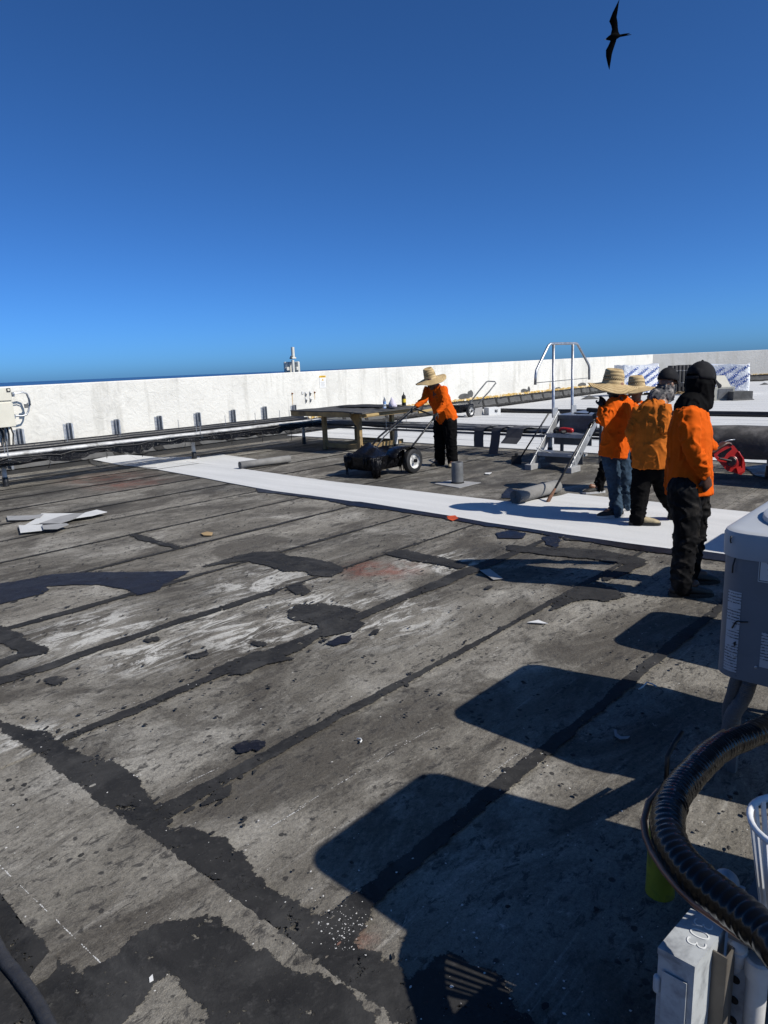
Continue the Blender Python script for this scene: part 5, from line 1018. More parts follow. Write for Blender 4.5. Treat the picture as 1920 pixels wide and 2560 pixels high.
# red open-reel tape measure in the near worker's hand
tc = D(*Z5(1350,1040), 5.14); tr_ = thing('tape_reel', tc-UP*.12, 'red long-tape reel with crank held by the worker in the black hood', 'tape reel')
def tq(x, y, dy=0.): return V2(x, y, 5.14+dy)
ns = (D(1830,1120,5.2)-D(1830,1120,5.0)).normalized()
def plate(outer, hole, th, name, mat):
    P_ = [tq(*q)-ns*th/2 for q in outer]; h_ = [tq(*q)-ns*th/2 for q in hole] if hole else None; k = len(P_)
    loops = [P_, h_] if h_ else [P_]; tri = tessellate_polygon(loops); al = P_+(h_ or []); n = len(al); mb = MB()
    F = [tuple(t_) for t_ in tri]+[tuple(n+i for i in reversed(t_)) for t_ in tri]+[(i,(i+1)%k,n+(i+1)%k,n+i) for i in range(k)]
    if h_: m_ = len(h_); F += [(k+i,k+(i+1)%m_,n+k+(i+1)%m_,n+k+i) for i in range(m_)]
    mb.add(al+[p+ns*th for p in al], F); return mb.build(name, mat, tr_)
plate([(950,1500),(985,1420),(1080,1360),(1180,1340),(1260,1380),(1340,1480),(1410,1560),(1435,1660),(1425,1780),(1370,1825),(1280,1800),(1150,1760),(1040,1640),(965,1560)], [(1000,1530),(1040,1490),(1130,1440),(1215,1400),(1230,1430),(1150,1500),(1110,1560),(1040,1565)], .05, 'frame', M['red'])
def disc(x, y, r_, th, name, mat, off): return MB().lathe(tq(x,y)-ns*off, [(r_,0),(r_,th),(r_*.9,th+.004)], 28, -ns).build(name, mat, tr_, True, 40)
disc(1215,1620,.046,.006,'reel_rim',M['red'],.026); disc(1215,1620,.036,.008,'reel_core',M['blackpipe'],.028)
MB().tube([tq(1210,1610)-ns*.045, tq(1040,1575)-ns*.045], [.009,.007], 8, rnd=True).build('crank', M['black'], tr_, True); MB().tube([tq(1040,1575)-ns*.045, tq(1040,1575)-ns*.08], .008, 8, rnd=True).build('crank_knob', M['black'], tr_, True)
MB().tube([tq(1330,1480)-ns*.03, tq(1390,1580)-ns*.03, tq(1380,1700)-ns*.03], .008, 8, rnd=True).build('rib', M['red'], tr_, True); MB().box(tq(1355,1740)-ns*.028, (.06,.012,.05), frame(Vector((1,.2,.4)))).build('tape_mouth', M['red'], tr_)
MB().tube([tq(960,1400), tq(1080,1330), tq(1180,1295), tq(1270,1285)], [(.010,.004)]*4, 8, side=ns).build('tape_hook', M['galv'], tr_, True)

# ------------------------------------------------------------------ air-conditioning units at the right
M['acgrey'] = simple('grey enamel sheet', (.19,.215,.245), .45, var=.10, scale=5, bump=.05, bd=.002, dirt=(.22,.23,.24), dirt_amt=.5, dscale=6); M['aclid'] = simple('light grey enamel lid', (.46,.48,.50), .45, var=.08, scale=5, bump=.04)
def rsq(w, r_, z, c, n=7, off=0.):                # rounded square on the roof grid, corner A at (0,0), running +u and -v
    P = []
    for cu, cv, a0 in ((w-r_,-r_,0),(r_,-r_,90),(r_,-w+r_,180),(w-r_,-w+r_,270)):
        for k in range(n): a = R(a0+90*k/(n-1)); P.append(c+W(cu+(r_+off)*math.cos(a), cv+(r_+off)*math.sin(a), z))
    return P
def loft(rings, cap=True):
    mb = MB(); n = len(rings[0]); mb.add([p for r_ in rings for p in r_], [(i*n+k, i*n+(k+1)%n, i*n+n+(k+1)%n, i*n+n+k) for i in range(len(rings)-1) for k in range(n)]+([tuple(range(n-1,-1,-1)), tuple((len(rings)-1)*n+k for k in range(n))] if cap else [])); return mb
def ac_unit(A, z0, z1, w, label):
    c = Vector((A.x, A.y, 0)); root = thing('condenser_unit', c+W(w/2,-w/2,0), label, 'air conditioner', 'condenser units in a row on the right'); rr = .09
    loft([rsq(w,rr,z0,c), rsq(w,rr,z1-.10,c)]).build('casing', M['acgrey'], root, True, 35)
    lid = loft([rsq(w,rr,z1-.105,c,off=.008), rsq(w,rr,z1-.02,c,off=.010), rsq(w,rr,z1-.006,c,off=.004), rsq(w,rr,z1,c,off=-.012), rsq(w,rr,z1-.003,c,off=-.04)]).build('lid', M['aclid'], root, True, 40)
    m = c+W(w/2,-w/2,0); MB().lathe(m+UP*(z1-.004), [(w*.43,0),(w*.425,.02),(w*.40,.028),(w*.37,.022),(w*.36,0.),(w*.35,-.01)], 40, cap=False).build('fan_ring', M['aclid'], lid, True, 50)
    mb = MB()
    for q in np.linspace(.06,.35,9): mb.lathe(m+UP*(z1+.01), [(w*q,-.002),(w*q+.004,0),(w*q,.002)], 32, cap=False)
    g = mb.build('fan_guard', M['black'], lid); g['kind'] = 'stuff'
    for a, b in ((.08,.08),(.08,w-.08),(w-.08,.08),(w-.08,w-.08)): MB().box(c+W(a,-b,z0/2), (.032,.032,z0), axu).build('leg', M['zincgrey'], root)
    MB().box(c+W(w/2,-.08,z0-.03), (w-.1,.045,.055), axu).build('stand_rail', M['aclid'], root); MB().box(c+W(w/2,-w+.08,z0-.03), (w-.1,.045,.055), axu).build('stand_rail', M['aclid'], root)
    return root, c
A2 = Vector((1.305,2.565,0)); u2, c2_ = ac_unit(A2, .45, 1.05, .78, 'grey condenser unit at the right edge with white labels, casing in shade')
ac_unit(Vector((1.13,1.33,0)), .12, 1.5, .72, 'tall condenser unit just outside the right edge casting the largest foreground shadow'); ac_unit(Vector((2.16,3.50,0)), .3, .82, .70, 'low condenser unit hidden behind the labelled one, known by its shadow'); ac_unit(Vector((2.88,4.36,0)), .45, 1.05, .74, 'condenser unit outside the frame whose shadow falls on the hooded worker\'s boots'); ac_unit(Vector((3.81,5.32,0)), .45, 1.05, .74, 'farthest condenser unit outside the frame shading the end of the white strip')
def onface(x, y, off=0.):                         # on the shaded face of the labelled unit
    n = -Vector((UX,UY,0)); r_ = ray(x, y); o = Vector((0,0,CAM_H)); return o + r_*((A2+n*off-o).dot(n)/r_.dot(n))
def print_mat(name, freq, base=(.44,.46,.48)):
    t = NT(name); p = t.pos(); s_ = t.node('ShaderNodeSeparateXYZ'); t.lk(p, s_.inputs[0])
    w = t.ramp(t.math('SINE', t.math('MULTIPLY', s_.outputs[2], freq)), .15, .3); n1 = t.ramp(t.noise(t.pos(scale=(1,1,2.2)), 130, 2, .6), .42, .5); blk = t.ramp(t.noise(t.pos(scale=(.2,.2,1)), 22, 2), .42, .46)
    t.col(t.mix(t.math('MULTIPLY', t.math('MULTIPLY', w, n1), blk), base, (.06,.06,.07))); t.rgh(.45); return t.m
M['print'] = print_mat('label print', 520.)
ND = -Vector((UX,UY,0)); FD = Vector((UY,-UX,0))  # outwards from the face, and along it to the right
a, b = onface(*[q*1.1573 for q in (1637,1190)], .002), onface(*[q*1.1573 for q in (1637,1256)], .002); sw_ = .15; sg2 = thing('unit_sign', b, 'white notice with a round emblem and the digits 77 on the labelled unit', 'sign')
hh = a.z-b.z; cc = b+FD*sw_/2+UP*hh/2; AXF = (FD, ND, UP); MB().box(cc, (sw_,.002,hh), AXF).build('panel', M['signwhite'], sg2)
for dx, dz, w_, h_ in ((0,hh/2-.005,sw_-.006,.0022),(0,-hh/2+.005,sw_-.006,.0022),(-sw_/2+.004,0,.0022,hh-.01),(sw_/2-.004,0,.0022,hh-.01)): MB().box(cc+FD*dx+UP*dz+ND*.0015, (w_,.001,h_), AXF).build('border', M['ink'], sg2)
em = cc+FD*(-.030)+UP*hh*.27+ND*.0012; MB().lathe(em, [(.024,0),(.024,.001)], 28, ND).build('emblem_ring', simple('emblem grey', (.28,.30,.33), .5, bump=0), sg2); MB().lathe(em+ND*.001, [(.020,0),(.020,.001)], 28, ND).build('emblem_disc', M['signwhite'], sg2); MB().prism([em+ND*.0022+FD*x+UP*z for x,z in ((-.017,-.006),(-.008,.0),(.0,-.004),(.008,.001),(.017,-.005),(.010,-.014),(-.010,-.014))], ND*.0008).build('emblem_wave', M['ink'], sg2)
text('77', cc+FD*(-.028)-UP*hh*.17+ND*.0016, FD, UP-FD*-.0, .026, M['ink'], 'digits', sg2); text('I', cc+FD*(-.02)+UP*hh*.04+ND*.0016, FD, UP, .010, M['ink'], 'digits', sg2); text('w', cc+FD*(-.008)-UP*hh*.39+ND*.0016, FD, UP, .014, M['ink'], 'digits', sg2)
# tall label bent round the corner, and a second one on the face
def corner_label(z0, z1, s0, s1):
    P_ = []; n = 14; rr = .09; lim = rr*math.pi/2
    for i in range(n+1):
        s_ = s0+(s1-s0)*i/n                        # arc length from the +v side round to the -u face
        if s_ < lim: a = math.pi/2+s_/rr; p = c2_+W(rr+(rr+.0015)*math.cos(a), -rr+(rr+.0015)*math.sin(a))
        else: p = c2_+W(-.0015, -rr-(s_-lim))
        P_ += [p+UP*z0, p+UP*z1]
    mb = MB(); mb.grid(P_, n+1, 2); return mb
zt, zb = D(1590*1.1573,1270*1.1573,A2.y).z, D(1570*1.1573,1440*1.1573,A2.y).z
cl_ = corner_label(max(.47,zb), zt, .085, .140).build('data_label', M['print'], u2, True); cl_['label'] = 'tall printed white label bent round the casing corner'
for x, y in ((1846,1360),(1900,1372),(1838,1640),(1890,1668)): MB().lathe(onface(x,y,0.), [(.006,0),(.006,.003),(.002,.004)], 8, ND).build('screw', M['galv'], u2)
a, b = onface(1642*1.1573,1365*1.1573,.0015), onface(1640*1.1573,1440*1.1573,.0015); MB().box(b+FD*.06+UP*(a.z-b.z)/2, (.12,.002,a.z-b.z), AXF).build('data_label', M['print'], u2)
for pts in ([(1838,1395),(1832,1415),(1831,1432)], [(1846,1552),(1838,1556),(1830,1570)], [(1870,1555),(1852,1555),(1846,1552)], [(1834,1608),(1838,1604),(1836,1614)], [(1828,1340),(1826,1352),(1828,1358)]):
    P_ = [onface(x,y,.003) for x,y in pts]; MB().tube(P_, .003, 6).build('scuff', M['ink'], u2, True)
# pipes below the unit
M['greyflex'] = simple('grey flexible conduit', (.10,.11,.12), .6, var=.3, scale=12, bump=.4)
def ribbed(pts, r0, mat, name, parent, pitch=.012, amp=.10, seg=12, sub=6, seed=0):
    P_ = []; pts = [Vector(p) for p in pts]
    for i in range(len(pts)-1):                    # Catmull-Rom
        p0, p1, p2, p3 = pts[max(i-1,0)], pts[i], pts[i+1], pts[min(i+2,len(pts)-1)]; n = max(2, int((p2-p1).length/pitch*4))
        for k in range(n):
            t_ = k/n; P_.append(.5*((2*p1)+(p2-p0)*t_+(2*p0-5*p1+4*p2-p3)*t_*t_+(3*p1-p0-3*p2+p3)*t_**3))
    P_.append(pts[-1]); rad = [r0*(1+amp*(0,1,.35,-1)[k % 4]*(.45+1.1*abs(n3(k*.11,seed)))+.05*n3(k*.08,seed+4)) for k in range(len(P_))]
    return MB().tube(P_, rad, seg).build(name, mat, parent, True, 60)
z8 = lambda x, y, z: G(1750+x*.3617, 1200+y*.3617, z)
ribbed([z8(265,1330,.47), z8(225,1480,.36), z8(195,1600,.27), z8(200,1800,.15)], .024, M['greyflex'], 'whip_conduit', u2, .008, .05); ribbed([z8(350,1360,.46), z8(300,1500,.36), z8(230,1620,.28), z8(195,1760,.18)], .03, M['greyflex'], 'whip_conduit', u2, .008, .05)
# black taped line set looping across the corner of the picture
hz = thing('insulated_line_set', G(1672,2150,0), 'thick black taped refrigerant line looping from under the condenser unit', 'pipe'); M['tape'] = simple('black vinyl tape', (.003,.003,.003), .22, var=.4, scale=14, bump=.1, bd=.003, spec=.28)
path = [G(x, y, z) for x, y, z in ((1990,1780,.42),(1890,1832,.46),(1799,1872,.51),(1725,1942,.55),(1682,2000,.575),(1668,2058,.59),(1679,2112,.60),(1713,2164,.605),(1758,2210,.61),(1809,2250,.615),(1861,2291,.62),(1919,2340,.63),(2000,2405,.64))]
e_ = path[-1]; ribbed(path+[e_+Vector((.15,-.05,.0)), e_+Vector((.35,-.08,-.04)), e_+Vector((.55,-.05,-.1))], .040, M['tape'], 'line_set', hz, .021, .045, 26, seed=3)
ls = bpy.data.objects['line_set'].data; fold(ls, [(a-ORG[hz.name], b-ORG[hz.name], .040, .0014, 75, .5) for a, b in zip(path, path[1:])], 9, .004); ls.shade_smooth()
MB().tube([p+UP*.002 for p in (Z for Z in [G(*Z7(x,y),z) for x,y,z in ((430,520,.54),(350,610,.53),(318,740,.52),(332,850,.51),(380,970,.51),(470,1110,.53),(580,1240,.54),(700,1350,.55),(1000,1560,.57),(1230,1720,.58))])], .009, 8).build('copper_pipe', simple('dull copper', (.30,.16,.11), .45, .6, var=.3, scale=20), hz, True)
MB().tube([G(*Z7(x,y),z) for x,y,z in ((900,80,.35),(700,210,.42),(600,350,.49),(560,420,.54))], .008, 8).build('control_cable', M['cable'], hz, True)
for q in (12,): p = path[int(q)]; MB().box(Vector((p.x,p.y,p.z/2-.02)), (.05,.05,p.z-.05), axu).build('support_block', M['scrap'], hz)
solo(MB().tube([G(*Z7(480,470)), G(*Z7(480,470))+UP*.13, G(*Z7(480,470))+UP*.15+Vector((.05,.05,.01)), G(*Z7(480,470))+UP*.17+Vector((.09,.08,.02))], .010, 8).build('bent_rod', M['cable'], None, True), 'thin dark bent rod sticking up behind the taped line', 'rod')
yp = G(*Z7(435,1250)); yt = thing('yellow_post', yp, 'short yellow painted post in the shade behind the taped line', 'post'); M['yellow'] = simple('old yellow paint', (.40,.35,.02), .6, var=.25, scale=10, bump=.2, dirt=(.05,.05,.03), dirt_amt=.7, dscale=12); MB().lathe(yp, [(.046,0),(.045,.02),(.043,.28),(.040,.325),(.0,.33)], 18).build('sleeve', M['yellow'], yt, True, 40)
# disconnect box 303 with its strut support
zb3 = .46; Q = [G(*Z7(x,y),zb3) for x,y in ((660,1375),(915,1500),(690,1790),(427,1650))]; bx3 = thing('disconnect_box', flat((Q[0]+Q[2])/2), 'grey metal disconnect box hand-lettered 303 on its top', 'electrical box'); M['boxgrey'] = simple('grey enamel box', (.50,.53,.55), .5, var=.12, scale=9, bump=.06, dirt=(.06,.06,.07), dirt_amt=.6, dscale=13)
ctr = (Q[0]+Q[1]+Q[2]+Q[3])/4; mb = MB(); mb.prism([p-UP*.36 for p in Q], UP*.345); mb.build('housing', M['boxgrey'], bx3); mb = MB(); mb.prism([ctr+(p-ctr)*1.03-UP*.016 for p in Q], UP*.016); mb.build('top_cover', M['boxgrey'], bx3)
eS = (Q[1]-Q[0]).normalized(); eL = (Q[3]-Q[0]).normalized(); rd_ = (G(*Z7(690,1640),zb3)-G(*Z7(745,1490),zb3)).normalized(); gu = UP.cross(rd_)
M['chalkw'] = simple('white paint marker', (.80,.82,.82), .6, var=.1, bump=0); text('303', (G(*Z7(745,1485),zb3)+G(*Z7(688,1628),zb3))/2+UP*.0012, rd_, gu, .044, M['chalkw'], 'hand_lettering', bx3, .0008, weight=-.022)
MB().tube([Q[3]-UP*.08+eS*.0, Q[3]-UP*.11+eS*.0], .008, 10, rnd=True).build('handle', M['boxgrey'], bx3, True)
mb = MB(); mb.prism([Q[3]-UP*.355+eS*.012+eL*.0035, Q[2]-UP*.355-eS*.012+eL*.0035, Q[2]-UP*.05-eS*.012+eL*.0035, Q[3]-UP*.05+eS*.012+eL*.0035], eL*.002); mb.build('front_cover', M['boxgrey'], bx3)
MB().box(ctr-UP*.41, (.09,.05,.10), axu).build('conduit_stub', M['galv'], bx3)
sp3 = G(*Z7(880,1650),.44); ss = thing('strut_support', flat(sp3), 'brown-grey slotted steel channel standing beside the lettered box', 'steel channel'); mb = strut(MB(), flat(sp3,.0), sp3, .045, .045, (Q[0]-Q[3])); mb.build('channel', simple('weathered steel channel', (.20,.18,.155), .5, .5, var=.3, scale=10), ss)
for q in range(6): MB().box(flat(sp3,.40-.07*q)+eS*-.038, (.006,.012,.035), (eS,eL,UP)).build('slot', M['signwhite'] if q % 2 else M['galv'], ss)
MB().box(flat(sp3,.2)-eS*.036, (.004,.04,.4), (eS,eL,UP)).build('slotted_plate', M['zincgrey'], ss)
pa = G(*Z7(1060,1680),.42); pn_ = thing('perforated_angle', flat(pa), 'pale perforated angle post with round holes beside the lettered box', 'steel angle'); MB().box(flat(pa,.21), (.075,.004,.42), (eS,eL,UP)).build('angle', M['boxgrey'], pn_)
for q in range(7): MB().lathe(flat(pa,.39-.055*q)+eL*.002-eS*.015, [(.010,0),(.010,.0015)], 14, eL).build('hole', M['black'], pn_)
pv = G(*Z7(1150,1800),.40); pvt = thing('white_pipe', flat(pv), 'white plastic pipe standing in the bottom right corner', 'pipe'); MB().lathe(flat(pv), [(.022,0),(.022,.40)], 16).build('pipe', M['whitepipe'], pvt, True, 40); MB().lathe(flat(pv,.38), [(.027,0),(.027,.04),(.022,.045)], 16).build('coupling', M['whitepipe'], pvt, True, 40)
solo(ribbed([G(*Z7(985,1600),.44), G(*Z7(1010,1660),.43), G(*Z7(1000,1750),.38), G(*Z7(965,1900),.28), G(*Z7(930,2100),.10), G(*Z7(925,2130),.02)], .018, M['whitepipe'], 'flexible_conduit', None, .006, .08), 'white ribbed flexible conduit curling down behind the steel channel', 'conduit')
cl2 = G(*Z7(915,1180),.28); clt = thing('conduit_clamp', flat(cl2,.0), 'small blue-grey pipe clamp on a bracket below the taped line', 'clamp'); MB().tube([cl2+eS*(.03*math.cos(a))+UP*.03*math.sin(a) for a in np.linspace(0,math.pi,9)], [(.004,.018)]*9, 8, side=UP).build('saddle', M['boxgrey'], clt, True); MB().box(flat(cl2,.14), (.09,.03,.28), (eS,eL,UP)).build('bracket', M['boxgrey'], clt)
# slatted white basket on its frame
bc = Vector((.877,1.28,0)); BZ = .13; bk = thing('slatted_basket', Vector((bc.x,bc.y,.48)), 'white slatted basket cut off by the right edge, below the condenser unit', 'basket'); M['enamel'] = simple('glossy white enamel', (.80,.82,.84), .22, var=.05, bump=0)
for k in range(26):
    a = k*math.tau/26; d = Vector((math.cos(a), math.sin(a), 0)); p0, p1 = bc+d*.072+UP*.49, bc+d*.108+UP*.715; X, Y, Z = frame(p1-p0, d); MB().box((p0+p1)/2, ((p1-p0).length,.012,.004), (X,Y,Z)).build('slat', M['enamel'], bk)
MB().lathe(bc+UP*.71, [(.106,0),(.114,.004),(.116,.014),(.108,.018),(.102,.010)], 36, cap=False).build('rim', M['enamel'], bk, True); MB().lathe(bc+UP*.48, [(.078,0),(.080,.006),(.078,.014),(.0,.014)], 30).build('bottom', M['enamel'], bk, True, 40)
bs = thing('basket_stand', bc, 'short grey steel stand under the slatted basket', 'stand'); MB().box(bc+UP*.465, (.22,.22,.02), axu).build('top_plate', M['zincgrey'], bs); MB().box(bc+UP*.2275, (.05,.05,.455), axu).build('post', M['zincgrey'], bs)
# corrugated hose at the lower left
hp_ = [G(-60,2250,.022), G(0,2380,.022), G(45,2440,.022), G(95,2510,.022), G(140,2600,.022), G(200,2720,.022)]; solo(ribbed(hp_, .019, simple('ribbed dark hose', (.035,.035,.037), .5, var=.3, scale=30, bump=.3), 'corrugated_hose', None, .004, .02, 16), 'dark corrugated hose in the bottom left corner', 'hose')

# ------------------------------------------------------------------ pallets, standing rolls and curbs on the far roof
def wrinkled_film():
    t = NT('white printed film'); p = t.pos(obj=True); n1 = t.noise(p, 5, 6, .6, 1.5); t.col(t.mix(t.ramp(n1, .3, .7), (.62,.64,.68), (.80,.81,.82))); t.rgh(.3); t.bump(t.math('ADD', n1, t.math('MULTIPLY', t.noise(p, 14, 4, .6, 1.), .4)), .8, .05); return t.m
M['film'] = wrinkled_film(); M['blueprint'] = simple('blue print', (.02,.10,.45), .4, var=.2, bump=0); M['palletwood'] = simple('pallet wood', (.30,.20,.10), .8, var=.3)
def wrapped_pallet(x0, x1, yb, yt, label, seed, skew):
    gp = G((x0+x1)/2, yb); Yd = gp.y; w = (x1-x0)*Yd/FPX; h = (yb-yt)*Yd/FPX; Xd = Vector((math.cos(skew), math.sin(skew), 0)); Yv = Vector((-Xd.y, Xd.x, 0)); root = thing('wrapped_pallet', gp, label, 'pallet', 'film wrapped pallets by the far wall')
    dpt = 1.0; P_ = []; n, m = 44, 14
    for j in range(m+1):
        z = .12+(h-.12)*j/m; tp = 1-.05*(j/m)
        for k in range(n):
            a = k*math.tau/n; cu, sv = math.cos(a), math.sin(a); x = math.copysign(abs(cu)**.22,cu)*w/2*tp; y = math.copysign(abs(sv)**.22,sv)*dpt/2*tp; q = 1+.07*n3(x*2.2,y*2.2,z*2.6+seed)+.03*n3(x*6,y*6,z*5+seed)
            P_.append(gp+Yv*dpt/2+Xd*x*q+Yv*y*q+UP*(z+(.16*n3(x*2.5+seed,y*2.5) if j > m-3 else 0)))
    mb = MB(); mb.add(P_, [(i*n+k, i*n+(k+1)%n, i*n+n+(k+1)%n, i*n+n+k) for i in range(m) for k in range(n)]+[tuple(range(n-1,-1,-1)), tuple(m*n+k for k in range(n))]); f = mb.build('film_wrap', M['film'], root, True, 60)
    for q in (-.4,0,.4): MB().box(gp+Yv*dpt/2+Xd*q*w+UP*.06, (.1,dpt,.115), (Xd,Yv,UP)).build('pallet_runner', M['palletwood'], root)
    rr = random.Random(seed); X2 = (Xd*.82+UP*.57).normalized(); Y2 = (UP*.82-Xd*.57).normalized()
    for i in range(3):
        for j in range(3):
            c = gp-Yv*.075+Xd*(-w*.27+w*.27*i+.06*(j % 2))+UP*(h*.30+h*.24*j+rr.uniform(-.05,.05)); text('SOPREMA', c-Yv*.0, X2, Y2, .115, M['blueprint'], 'brand_print', root, .002, weight=.02)
    return root
wrapped_pallet(1552,1652,989,914,'white film wrapped pallet printed in blue, left one near the parapet corner',3,.12); wrapped_pallet(1768,1868,987,914,'white film wrapped pallet printed in blue, right of the standing dark rolls',8,-.35)
gr = G(1709,985); wd = (1746-1676)*gr.y/FPX; ri = 0; M['darkroll'] = simple('dark grey membrane roll', (.035,.035,.038), .8, var=.3, scale=5)
for row in range(2):
    for k in range(7):
        p = gp_ = gr+Vector((-wd/2+wd*(k+.5)/7, .1+.2*row+.03*k, .12)); rt = thing('standing_roll', p, f'{ordn[k]} dark roll from the left in the {["front","rear"][row]} row of upright rolls', 'membrane roll', 'upright dark rolls, '+('front' if row == 0 else 'rear')+' row')
        hgt = (985-915)*gr.y/FPX-.12+.02*n3(k*1.7,row); MB().lathe(p, [(.025,.01),(.03,0),(wd/14-.004,0),(wd/14-.002,.01),(wd/14-.002,hgt-.01),(wd/14-.01,hgt),(.03,hgt),(.028,hgt-.05)], 16).build('roll', M['darkroll'], rt, True, 40)
        for zz in (.32,.78): MB().lathe(p+UP*hgt*zz, [(wd/14-.001,0),(wd/14+.001,.003),(wd/14-.001,.03)], 16, cap=False).build('tape_band', M['scraplight'], rt, True)
rp2 = thing('roll_pallet', gr, 'wooden pallet under the standing dark rolls', 'pallet')
for q in (-.45,-.15,.15,.45): MB().box(gr+Vector((q*wd,.25,.105)), (.14,.7,.022)).build('deck_board', M['palletwood'], rp2)
for q in (0,.25,.5): MB().box(gr+Vector((0,q,.047)), (wd,.08,.09)).build('runner', M['palletwood'], rp2)
hb = G(1809,1001); hw = (1836-1783)*hb.y/FPX; ht_ = (1001-968)*hb.y/FPX; rt = thing('roof_hatch', hb, 'grey roof hatch curb with its pale lid propped open', 'roof hatch'); MB().box(hb+Vector((0,.35,ht_/2)), (hw,.7,ht_), bev=.01).build('curb', simple('cream curb', (.45,.44,.38), .6, var=.2), rt); MB().box(hb+Vector((.05,-.012,ht_*.5)), (hw*.68,.02,ht_*.72)).build('panel', M['zincgrey'], rt)
lx0, lx1 = -hw*.28, hw*.22; zt_ = (1001-941)*hb.y/FPX; MB().prism([hb+Vector((lx0,.1,ht_)), hb+Vector((lx1+.12,.1,ht_)), hb+Vector((lx1,.35,zt_)), hb+Vector((lx0,.35,zt_))], Vector((0,.05,.01))).build('lid', simple('cream lid', (.52,.50,.42), .6, var=.15), rt)
cb2 = G(1857,1001); cw2 = (1882-1834)*cb2.y/FPX; ch = .32; rt = thing('roof_curb', cb2, 'low grey membrane covered curb right of the roof hatch', 'roof curb'); loft([[cb2+Vector((x*cw2/2*s_, .35+y*.35*s_, z)) for x,y in ((-1,-1),(1,-1),(1,1),(-1,1))] for s_, z in ((1.15,.006),(1.0,.06),(1.,ch))]).build('curb', M['flash'], rt)
for i, (x, y, w_, lab) in enumerate(((1475,998,46,'pointed dark membrane heap on the white roof left of the straw hats'),(1912,962,26,'low grey membrane heap at the foot of the far wall'))):
    c = G(x, y); s_ = w_*c.y/FPX/2; P_ = [c+Vector((s_*math.cos(a)*(1+.2*n3(a,i)), .5*s_*math.sin(a), .008)) for a in np.linspace(0,math.tau,13)[:-1]]; ap = c+Vector((-.1*s_,0,.45*s_)); mb = MB(); mb.add(P_+[ap]+[p.lerp(ap,.45)+Vector((0,0,-.05*s_*(k % 2))) for k, p in enumerate(P_)], [(k,(k+1)%12,13+(k+1)%12,13+k) for k in range(12)]+[(13+k,13+(k+1)%12,12) for k in range(12)]+[tuple(range(11,-1,-1))]); solo(mb.build('membrane_heap', M['flash']), lab, 'roofing scrap')

# ------------------------------------------------------------------ frigatebird
bd = 27.; bo = Vector((0,0,CAM_H)); bird_c = bo+ray(1535,92).normalized()*bd; bird = thing('seabird', bird_c, 'black long-winged seabird with forked tail gliding in the blue sky', 'bird'); M['feather'] = simple('black feathers', (.0025,.0025,.003), .9, var=.4, scale=8, spec=.05)
fw = ray(1535,92).normalized(); kx = .0844*bd*ray(1535,92).normalized().dot(-Bv)/FPX; upb = (cy-fw*cy.dot(fw)).normalized(); rtb = fw.cross(upb)
def bp(x, y, dep=0.): return bird_c+rtb*(x-720)*kx-upb*(y-1120)*kx+fw*dep
def wing(st, dz):
    mb = MB(); P_ = []; n = len(st)
    for i, ((lx,ly),(tx,ty)) in enumerate(st):
        a, b = bp(lx,ly,dz*i/n), bp(tx,ty,dz*i/n); c = (a+b)/2; th = .03*(1-i/n)+.004; P_ += [a, c-fw*th, b, c+fw*th*.5]
    mb.add(P_, [(i*4+k, i*4+(k+1)%4, i*4+4+(k+1)%4, i*4+4+k) for i in range(n-1) for k in range(4)]+[(0,1,2,3), tuple(4*(n-1)+k for k in range(4))]); return mb.build('wing', M['feather'], bird, True, 50)
wing([((600,1090),(880,1090)),((630,1040),(845,1015)),((660,920),(830,920)),((640,830),(820,780)),((585,715),(795,650)),((680,520),(825,500)),((770,380),(852,330)),((865,235),(872,230))], .35); wing([((590,1150),(850,1150)),((615,1210),(800,1180)),((560,1310),(755,1300)),((490,1410),(690,1460)),((490,1560),(660,1550)),((520,1700),(630,1720)),((560,1850),(608,1830)),((588,1925),(593,1920))], -.3)
MB().tube([bp(525,1135), bp(570,1130), bp(660,1120), bp(760,1115), bp(850,1120), bp(910,1125)], [.035,.06,.095,.10,.06,.025], 14, rnd=True).build('body', M['feather'], bird, True)
for e in ((1165,1113),(1205,1156)): MB().tube([bp(880,1125), bp(1000,(1125+e[1])/2-2), bp(*e)], [(.035,.012),(.024,.008),(.006,.004)], 8, side=upb).build('tail_feather', M['feather'], bird, True)
MB().tube([bp(540,1135), bp(480,1136), bp(440,1140)], [.02,.011,.004], 8).build('beak', simple('pale beak', (.55,.56,.55), .4, bump=0), bird, True)

# ------------------------------------------------------------------ scraps and litter
def scrap(pts, mat, label, cat='roofing scrap', z=.012, th=.004, bend=.0, name='membrane_offcut', grp=None):
    P_ = [Vector((p.x,p.y,z+bend*abs(n3(p.x*5,p.y*5)))) for p in pts]; mb = MB(); mb.prism(P_, (0,0,th)); return solo(mb.build(name, mat), label, cat, grp)
lay = .014
for k, (pts, m, lab) in enumerate((([(80,240),(180,228),(290,205),(330,185),(180,185),(170,200),(110,235)],'white','broad white membrane offcut at the bottom of the scrap pile on the left'), ([(30,198),(150,195),(190,190),(175,205),(120,215),(35,217)],'scraplight','curled grey offcut at the left end of the scrap pile'), ([(82,240),(100,242),(185,238),(190,265),(90,274)],'white','white offcut nearest the camera in the scrap pile'), ([(172,236),(262,236),(400,190),(320,192),(260,205)],'scraplight','grey offcut lying across the middle of the scrap pile'), ([(330,215),(370,190),(420,178),(465,188),(400,205)],'white','pointed white offcut at the right end of the scrap pile'), ([(183,248),(290,240),(300,246),(250,265),(190,268)],'scraplight','small grey offcut at the lower right of the scrap pile'))):
    scrap(pxs(R3, pts), M[m], lab, z=lay+.007*k, th=.004, bend=.008, grp='scrap pile on the left')
